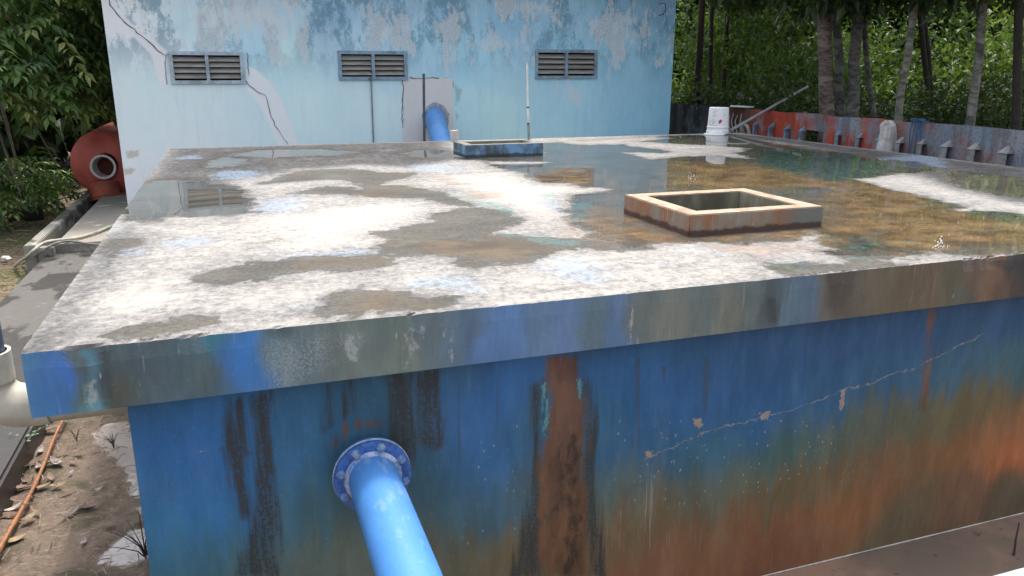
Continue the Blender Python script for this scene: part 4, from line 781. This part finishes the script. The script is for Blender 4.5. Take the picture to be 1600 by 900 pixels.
hose([uz(35,412,GZ+.03), uz(60,396,-1.2), uz(85,381,-1.09), uz(110,377,-1.12), uz(150,382,-1.13), uz(200,383,-1.13)], .015, 'thin dark hose lying flat on the beige pavement edge', (.20,.19,.17))
o = MB().tube([uz(12,338,GZ+.1), uz(66,333,GZ+.1)], .13, 14).build('log', plain('dark_log', (.03,.028,.025), .4, .95, 12)); tag(o, 'dark log lying on the shaded ground below the left tree', 'log')
rr = np.random.default_rng(2); c0 = uz(9,404,GZ+.04)
bm = bmesh.new(); bmesh.ops.create_icosphere(bm, subdivisions=2, radius=.06)
for v in bm.verts: v.co *= .6+.7*rr.random(); v.co.z *= .6
me = bpy.data.meshes.new('scrap'); bm.to_mesh(me); bm.free(); me.materials.append(plain('white_paper', (.8,.8,.8), .05, .7)); o = bpy.data.objects.new('crumpled_paper', me); o.location = c0; col.objects.link(o); tag(o, 'small crumpled white paper on the leaf litter at left edge', 'litter')
# bamboo stick
a, b = uz(-25,905,GZ+.09), uz(107,648,GZ+.11); pts = [a+(b-a)*s+np.array([.012*math.sin(s*5),0,.012*math.sin(s*9)]) for s in np.linspace(0, 1, 41)]
rad = [.013+(.004 if k % 5 == 0 else 0)-.004*k/40 for k in range(41)]
t = NT('bamboo_orange'); st = t.noise(8, 5, .6, (1,1,1)); c = t.mix(st, (.20,.075,.03), (.36,.17,.07)); c = t.mix(t.ss(t.noise(40, 4), .56, .66), c, (.09,.04,.02)); M_bam = t.fin(c, .5, .4)
tag(MB().tube(pts, rad, 10).build('bamboo_stick', M_bam), 'orange bamboo stick lying along the mud strip', 'stick')
# dry leaves: two base shapes, copied
def leaf_mesh(name, L, Wd, curl, mat):
    n = 8; vs = []; fs = []
    for i in range(n+1):
        s = i/n; ww = Wd*math.sin(math.pi*min(1, s*.96+.02))**.8*(1-.25*s); z = curl*(s-.5)**2*4*L*.25
        vs += [(s*L-L/2, -ww, z+ww*.5), (s*L-L/2, 0, z), (s*L-L/2, ww, z+ww*.6)]
        if i: b = 3*i; fs += [(b-3,b-2,b+1,b),(b-2,b-1,b+2,b+1)]
    vs += [(-L/2-.035,0,curl*L*.25+.01)]; fs.append((0,1,len(vs)-1))
    return MB().add(vs, fs, True).build(name, mat)
Ml = [plain('leaf_brown', (.20,.135,.10), .3, .7, 25), plain('leaf_tan', (.33,.24,.14), .25, .65, 25), plain('leaf_grey', (.36,.31,.27), .25, .7, 25)]
LS = [((83,664),0,.17,20),((115,715),0,.15,120),((85,716),1,.13,40),((54,716),0,.14,80),((88,718),2,.15,-30),((60,725),2,.12,90),((110,732),2,.06,50),((33,757),0,.16,10),((66,755),1,.12,25),((92,752),1,.12,5),((32,775),0,.17,-20),((20,790),2,.14,45),((10,800),0,.16,0),((45,803),1,.12,60),((55,790),0,.12,-40),((22,838),1,.14,10),((110,795),2,.13,15),((135,787),0,.15,-20),((70,815),0,.10,30),((105,760),0,.10,10),((62,700),2,.10,70),((120,700),0,.11,-15),((95,700),0,.12,30),((78,740),0,.12,100),((150,760),2,.09,20),((170,815),0,.10,-30),((40,745),0,.11,150),((130,840),2,.09,80)]
protos = {}
labs = ('brown curled dry leaf lying on the mud strip', 'tan dry leaf lying on the mud strip', 'greyish withered leaf lying on the mud strip')
for (uv, k, L, ang) in LS:
    if k not in protos: protos[k] = o = leaf_mesh('dry_leaf', .15, .033, .5+.3*k, Ml[k])
    else: o = protos[k].copy(); col.objects.link(o)
    q = uz(*uv, GZ+.1); o.location = (q[0], q[1], GZ+.072); s = L/.15*.82; o.scale = (s, s, s); o.rotation_euler = (random.uniform(-.15,.15), random.uniform(-.12,.12), R_(ang+random.uniform(-20,20)))
    tag(o, labs[k], 'leaf', ('brown curled leaves', 'tan leaves', 'greyish withered leaves')[k]+' on the mud strip')
# straw, twigs and litter
def straw(name, n, box, z, lmin, lmax, r_, mat):
    m = MB(); r3 = np.random.default_rng(len(name)+n)
    for k in range(n):
        x = r3.uniform(box[0], box[1]); y = r3.uniform(box[2], box[3]); a = r3.uniform(0, math.pi); l = r3.uniform(lmin, lmax); p = np.array([x,y,z+r3.uniform(0,.03)]); d = np.array([math.cos(a),math.sin(a),r3.normal(0,.15)])*l/2
        m.tube([p-d, p+np.array([0,0,.01])+np.array([-d[1],d[0],0])*r3.normal(0,.12), p+d], r_*(.6+.8*r3.random()), 4, False)
    return tag(m.build(name, mat), kind='stuff')
straw('straw_litter', 420, (-1.4,-.55,3.65,7.2), GZ+.075, .03, .14, .0022, plain('straw', (.26,.20,.15), .4, .85, 40))
# little plants
def sprig(base, n, h, spread, c, lbl, seed, leafy=0.0, r_=.004, nm='weed'):
    r3 = np.random.default_rng(seed); m = MB(); b = np.array(base, float)
    for k in range(n):
        a = r3.uniform(0, 2*math.pi); s = spread*(.3+.7*r3.random()); hh = h*(.5+.5*r3.random()); d = np.array([math.cos(a)*s, math.sin(a)*s, hh])
        pts = [b+d*np.array([q*q,q*q,q]) for q in (0,.4,.75,1)]; m.tube(pts, [r_,r_*.8,r_*.5,r_*.2], 5, False)
        if leafy:
            for q in pts[1:]:
                e = r3.normal(0, 1, 3); e[2] = abs(e[2])*.3; e /= np.linalg.norm(e); f_ = np.cross(e, [0,0,1]); f_ = f_/np.linalg.norm(f_)*leafy*.3
                m.add([q, q+e*leafy*.5+f_, q+e*leafy, q+e*leafy*.5-f_], [(0,1,2,3)])
    return tag(m.build(nm, plain(nm+'_stems', c, .3, .8, 30)), lbl, 'plant')
sprig(uz(228,872,GZ+.05), 16, .22, .22, (.05,.03,.025), 'dark dry weed stems beside the tank wall by the front puddle', 1)
sprig(uz(178,700,GZ+.05), 9, .12, .06, (.13,.09,.06), 'small brown weed standing in the far puddle', 2)
sprig(uz(120,690,GZ+.06), 7, .12, .08, (.16,.12,.08), 'small brown weed by the bamboo stick', 3)
sprig(uz(40,690,GZ+.2), 6, .10, .16, (.14,.2,.12), 'thin green creeper on the kerb edge by the drain pipe', 6, .03)
for k, uv in enumerate(((105,296),(125,292),(90,304))):
    sprig(uz(*uv, GZ), 26, .42, .28, (.13,.20,.04), ('bright green weed clump beside the red vessel', 'pale green weed clump touching the red vessel', 'green weed clump at the foot of the left tree')[k], 20+k, .12, .006)
for k, uv in enumerate(((1584,868),)):
    q = uz(*uv, ZP); tag(MB().tube([q, q+[.02,.02,.10], q+[.035,.03,.2]], [.008,.006,.004], 6).build('twig', plain('twig_bark', (.05,.035,.03))), 'short dark twig sticking out of the muddy pit water', 'twig')
# pale rail near the camera at the lower right
a_ = CAM+ray(1599,914)*1.15; o = MB().tube([a_+np.array([-.7,0,0]), a_+np.array([2.5,0,0])], .022, 20).build('hand_rail', plain('pale_blue_rail', (.25,.32,.36), .15, .6, 6)); tag(o, 'pale blue tubular rail crossing the lower right corner', 'rail')
# water splashes on the slab
def splash(uv, n, lbl, seed):
    r3 = np.random.default_rng(seed); c0 = uz(*uv, 0); m = MB()
    for k in range(n):
        a = r3.uniform(0, 6.28); d = abs(r3.normal(0, .035)); p = c0+np.array([math.cos(a)*d, math.sin(a)*d*.6, abs(r3.normal(0, .03))]); rad = r3.uniform(.0012, .004)
        m.lathe(p, (0,0,1), [(0,-rad*1.4),(rad*.8,-rad*.6),(rad,0),(rad*.7,rad*.8),(0,rad*1.3)], 7)
    t = NT('splash_water'); t.fin((.85,.87,.88), .08, .6)
    return tag(m.build('water_splash', t.m), lbl, 'splash', None, 'stuff')
splash((1468,386), 40, 'white droplets of a splash in brown water near the front edge', 1); splash((1080,280), 24, 'white droplets of a splash in water behind the rusty hatch', 2)

# ================================================================== VEGETATION
def leaf_mat(name, c0, c1, c2, trans=.3):
    t = NT(name); at = t.attr('rnd').outputs['Fac']
    rp = t.n('ShaderNodeValToRGB'); t.t.links.new(at, rp.inputs[0]); e = rp.color_ramp.elements
    e[0].color = (*c0, 1); e[1].color = (*c2, 1); x = e.new(.55); x.color = (*c1, 1)
    t.fin(rp.outputs[0], .45, .4); tr = t.n('ShaderNodeBsdfTranslucent'); mx_ = t.n('ShaderNodeMixShader'); mx_.inputs[0].default_value = trans
    hs = t.mix(.5, rp.outputs[0], (.16,.26,.02)); t.t.links.new(hs, tr.inputs[0])
    t.t.links.new(t.b.outputs[0], mx_.inputs[1]); t.t.links.new(tr.outputs[0], mx_.inputs[2]); t.t.links.new(mx_.outputs[0], t.out.inputs[0]); return t.m
def leaves(name, C, D, L, Wd, rnd, mat, parent=None, droop=None, r3=rng):
    """C centres, D directions, L lengths; folded rhombic blades (two quads each)"""
    n = len(C); D = D/np.linalg.norm(D, axis=1, keepdims=True)
    S = np.cross(D, r3.normal(0, .35, (n,3))+np.array([0,0,1.])); S /= np.linalg.norm(S, axis=1, keepdims=True)+1e-9; Nn = np.cross(S, D)
    L = L[:, None]; Wd = Wd[:, None]
    b = C; m_ = C+D*L*.5-Nn*L*.03; tp = C+D*L-Nn*L*.14
    l1 = C+D*L*.42+S*Wd+Nn*Wd*.35; r1 = C+D*L*.42-S*Wd+Nn*Wd*.35
    V = np.stack([b, l1, m_, r1, tp], 1).reshape(-1, 3); i = np.arange(n)[:, None]*5
    F = np.concatenate([i+np.array([[0,2,4,1]]), i+np.array([[0,3,4,2]])], 0)
    o = mesh_np(name, V, F, mat, parent, False)
    a = o.data.attributes.new('rnd', 'FLOAT', 'POINT'); a.data.foreach_set('value', np.repeat(rnd, 5).astype(np.float32)); return o
def blob_points(n, blobs, r3):
    """points in the outer part of ellipsoids: (centre, radii, weight)"""
    out = []; wts = np.array([b[2] for b in blobs], float); cnt = (n*wts/wts.sum()).astype(int)
    for (c, r_, _), k in zip(blobs, cnt):
        d = r3.normal(0, 1, (k,3)); d /= np.linalg.norm(d, axis=1, keepdims=True); s = r3.random(k)**.45
        out.append(np.array(c)+d*s[:, None]*np.array(r_))
    return np.concatenate(out)

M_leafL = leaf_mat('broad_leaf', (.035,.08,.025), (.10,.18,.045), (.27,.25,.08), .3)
M_leaf_lit = leaf_mat('leaf_painted_lit', (.02,.045,.01), (.07,.145,.03), (.21,.29,.06), .4)  # lighter leaf copy, sunlight put into the green
M_leaf_shade = leaf_mat('leaf_painted_shade', (.010,.024,.010), (.03,.06,.018), (.09,.12,.04), .25)  # darker leaf copy, forest shade put into the green

# tree on the left with drooping pinnate sprays
def spray_tree(name, base, trunk, blobs, nspray, label, seed, leaflet=.22):
    r3 = np.random.default_rng(seed); e = empty(name, tuple(base), label, 'tree')
    m = MB(); m.tube(trunk[0], trunk[1], 12)
    top_ = np.array(trunk[0][-1]); midp = np.array(trunk[0][len(trunk[0])//2])
    for c, r_, _ in blobs:
        s0 = midp+(top_-midp)*r3.random(); c = np.array(c); m.tube([s0, s0*.5+c*.5+[0,0,.2], c, c+(c-s0)*.25], [.06,.04,.022,.008], 7)
    m.build('trunk', plain(name+'_bark', (.10,.085,.065), .35, .95, 14, None, .8), e)
    C0 = blob_points(nspray, blobs, r3); C_, D_, L_2, W_2, r_n = [], [], [], [], []
    for c in C0:
        if c[0] > -3.9 and c[2] < .62 and name == 'broadleaf_tree': continue
        a = r3.uniform(0, 2*math.pi); dr = np.array([math.cos(a), math.sin(a), r3.normal(-.35,.35)]); dr /= np.linalg.norm(dr); ln = r3.uniform(.4,.8); side = np.cross(dr, [0,0,1]); side /= np.linalg.norm(side)
        tone = np.clip(r3.normal(.42,.22), 0, 1); k = 6
        for j in range(k):
            q = (j+.7)/k; p_ = c+dr*ln*q-np.array([0,0,.25*ln*q*q])
            for sg in (-1, 1):
                C_.append(p_); D_.append(side*sg*.9+dr*.55+np.array([0,0,-.45+r3.normal(0,.15)])); L_2.append(leaflet*(.75+.5*r3.random())*(1-.25*abs(q-.5))); r_n.append(np.clip(tone+r3.normal(0,.08), 0, 1))
        C_.append(c+dr*ln-np.array([0,0,.25*ln])); D_.append(dr+np.array([0,0,-.6])); L_2.append(leaflet); r_n.append(tone)
    L_2 = np.array(L_2); leaves('crown', np.array(C_), np.array(D_), L_2, L_2*.19, np.array(r_n), M_leafL, e, r3=r3); return e
def lb(u, v, y, r_, wt): return (tuple(uy(u, v, y)), (r_, r_, r_*.75), wt)
spray_tree('broadleaf_tree', (-4.6,17.2,GZ), ([(-4.6,17.2,GZ),(-4.5,17.1,.2),(-4.4,17.0,2.0),(-4.3,17.1,3.8)], [.17,.14,.11,.06]),
  [lb(20,40,14.5,1.0,1.3),lb(90,30,15.5,.9,1.2),lb(140,60,16.2,.8,1),lb(40,130,14.5,.8,1),lb(110,130,15.5,.75,1),lb(150,150,16.6,.5,.7),lb(55,195,15.2,.65,.8),lb(120,165,16.8,.4,.5),lb(10,240,14.6,.55,.6),lb(-40,120,14,1.0,1),lb(60,-60,15,1.3,1.6),lb(130,-80,16,1.2,1.4),lb(-20,-120,15,1.4,1.5),lb(25,250,16,.4,.4),lb(80,-200,15.5,1.4,1.4)], 820,
  'big broadleaf tree with drooping leaf sprays at the left edge', 5)
spray_tree('broadleaf_bush', (-5.0,15.2,GZ), ([(-5.0,15.2,GZ),(-4.95,15.2,-.7),(-4.9,15.2,-.2)], [.05,.04,.02]),
  [lb(15,270,15,.5,1),lb(50,290,16,.45,1),lb(-20,300,14.5,.6,1),lb(45,270,17,.3,.5)], 170, 'low dark bush at the foot of the left tree', 6, .16)

# forest beyond the steel wall: every trunk one can tell apart is a tree
M_bark = [plain('pinkish_bark', (.115,.085,.075), .5, .95, 10, (.22,.195,.17), .8, .2, (1,1,2.5)), plain('grey_bark', (.085,.085,.072), .55, .95, 9, (.19,.19,.17), .8, .2, (1,1,2)), plain('dark_bark', (.035,.03,.025), .35, .95, 10, None, .8), plain('pale_bark', (.17,.165,.14), .5, .95, 9, (.05,.05,.042), .8, .2, (1,1,2.2))]
TR = [((1286,0),(1290,90),(1292,180),21,15.0,0,'thick straight tree with pinkish brown bark behind the steel wall'),
 ((1304,0),(1312,100),(1317,184),13,15.4,1,'slender grey tree leaning into its thicker grey neighbour'),
 ((1344,0),(1334,95),(1331,184),17,15.1,1,'grey mottled tree forming a pair with a slender trunk'),
 ((1430,0),(1418,90),(1403,192),11,14.3,3,'pale slim tree leaning right above the whitish concrete block'),
 ((1435,0),(1443,80),(1452,180),8,19,2,'thin dark tree, left one of a crossing pair'),
 ((1440,0),(1450,80),(1458,180),8,19.4,2,'thin dark tree, right one of a crossing pair'),
 ((1536,0),(1530,90),(1515,199),13,14.2,3,'pale spotted tree with dark upper trunk near the right edge'),
 ((1349,0),(1353,80),(1367,186),8,15.8,1,'thin crooked grey tree right of the mottled pair'),
 ((1097,0),(1093,90),(1089,165),10,19,2,'dark tree closest to the building corner'),
 ((1113,0),(1110,90),(1107,165),7,20.5,2,'thin dark tree second from the building corner'),
 ((1137,0),(1134,80),(1130,165),7,21,2,'thin dark tree behind the white bucket'),
 ((1152,0),(1149,60),(1144,160),10,24,2,'farther brownish dark tree right above the bucket'),
 ((1215,0),(1216,80),(1217,160),6,25,2,'far thin reddish tree left of the thick pinkish tree'),
 ((1592,0),(1590,100),(1588,200),13,14,2,'dark shaded tree at the right edge of the view')]
for j, (p0, p1, p2, wpx, rg, bk_, lbl) in enumerate(TR):
    r3 = np.random.default_rng(100+j); d0 = ray(*p2); dep = rg/math.hypot(d0[0], d0[1]); rad = wpx/2*dep/FPX
    a, b, c = ur(*p0, rg), ur(*p1, rg), ur(*p2, rg); base = c+(c-b)/(b[2]-c[2]+1e-6)*(c[2]-GZ); base = np.array([c[0]+(c[0]-b[0])*.7, c[1]+(c[1]-b[1])*.7, GZ])
    H = 6.5+2.5*r3.random(); upd = (a-b); upd /= upd[2]; top_ = a+upd*(H-a[2])*.7; top_[2] = H
    e = empty('forest_tree', tuple(base), lbl, 'tree')
    pts = [base, c, (b+c)/2+r3.normal(0,.02,3), b, a, a*.55+top_*.45+r3.normal(0,.12,3), top_]; m = MB().tube(pts, [rad*1.35,rad*1.08,rad*1.03,rad,rad*.95,rad*.7,rad*.25], 14)
    bl = []
    for k in range(9):
        ang = r3.uniform(0, 6.28); hh = r3.uniform(3.3, H+.6); s0 = a*.55+top_*.45 if hh < 5 else top_*.7+a*.3; dd = r3.uniform(.5, 1.9); cc = np.array([s0[0]+math.cos(ang)*dd, s0[1]+math.sin(ang)*dd, hh])
        m.tube([s0, s0*.5+cc*.5+[0,0,.15], cc], [rad*.4,rad*.25,.01], 6, False); bl.append((tuple(cc), (.95,.95,.6), 1))
    if j in (0, 6, 8, 11, 13, 3, 7):
        for k in range(3): bl.append((tuple(a+np.array([r3.normal(0,.9), r3.normal(0,.9), r3.uniform(.15,.9)])), (.7,.7,.5), .7))
    m.build('trunk', M_bark[bk_], e)
    n = 4200; Cc = blob_points(n, bl, r3); n = len(Cc); Dd = r3.normal(0, 1, (n,3)); Dd[:, 2] = -abs(Dd[:, 2])*.9; Lg = r3.uniform(.18,.34, n)
    leaves('crown', Cc, Dd, Lg, Lg*.22, np.clip(r3.normal(.4,.22,n), 0, 1), M_leaf_shade, e, r3=r3)

# undergrowth and the far wood: one mass nobody could count
r3 = np.random.default_rng(77)
def bush_field(name, n_bush, rmin, rmax, umin, umax, hmin, hmax, per, lf, mat, seed=1, zmin=None):
    r4 = np.random.default_rng(seed); C_ = []; R__ = []
    for k in range(n_bush):
        u = r4.uniform(umin, umax); rg = r4.uniform(rmin, rmax); q = ur(u, 150, rg); h = r4.uniform(hmin, hmax); s = (rg-rmin)/(rmax-rmin); tone = np.clip(r4.normal(.42,.26), 0, .9)
        nb = 7
        pts = blob_points(per, [((q[0]+r4.normal(0,.35+h*.12), q[1]+r4.normal(0,.35+h*.12), GZ+h*r4.uniform(.15,.95)), (h*.17+.2,h*.17+.2,h*.12+.13), 1) for _ in range(nb)], r4)
        C_.append(pts); R__.append(np.clip(r4.normal(tone,.15,len(pts)), 0, 1))
    C_ = np.concatenate(C_); R__ = np.concatenate(R__); ok = C_[:, 2] > (GZ if zmin is None else zmin); ok &= (C_[:,0] > SX+.25)|(C_[:,1] > 22)|(C_[:,0] < -2.9); C_, R__ = C_[ok], R__[ok]; n = len(C_); D_ = r4.normal(0, 1, (n,3)); D_[:,2] -= .35; Lg = r4.uniform(lf*.7, lf*1.3, n)
    return tag(leaves(name, C_, D_, Lg, Lg*.24, R__, mat, r3=r4), kind='stuff')
bush_field('undergrowth', 56, 16.2, 20, 1010, 1680, 1.2, 2.7, 700, .15, M_leaf_shade, seed=1)
bush_field('sunlit_undergrowth', 46, 19, 32, 1020, 1680, 2.2, 5.6, 900, .20, M_leaf_lit, seed=2)  # uses the lighter leaf copy to paint in sunlight
bush_field('far_wood', 70, 33, 42, 960, 1760, 7, 15, 620, .6, M_leaf_shade, seed=3)
bush_field('left_wood', 64, 19.5, 27, -420, 215, 2.5, 8, 800, .38, M_leaf_shade, seed=4)
bush_field('added_shade_canopy', 13, 14, 27, 1000, 1750, 6, 11, 420, .38, M_leaf_shade, seed=9, zmin=4.6)  # leaf mass above the view, added to shade the undergrowth
straw('leaf_litter', 500, (-6.5,-2.6,7.5,16), GZ+.012, .04, .2, .006, plain('litter', (.22,.17,.10), .5, .9, 20))
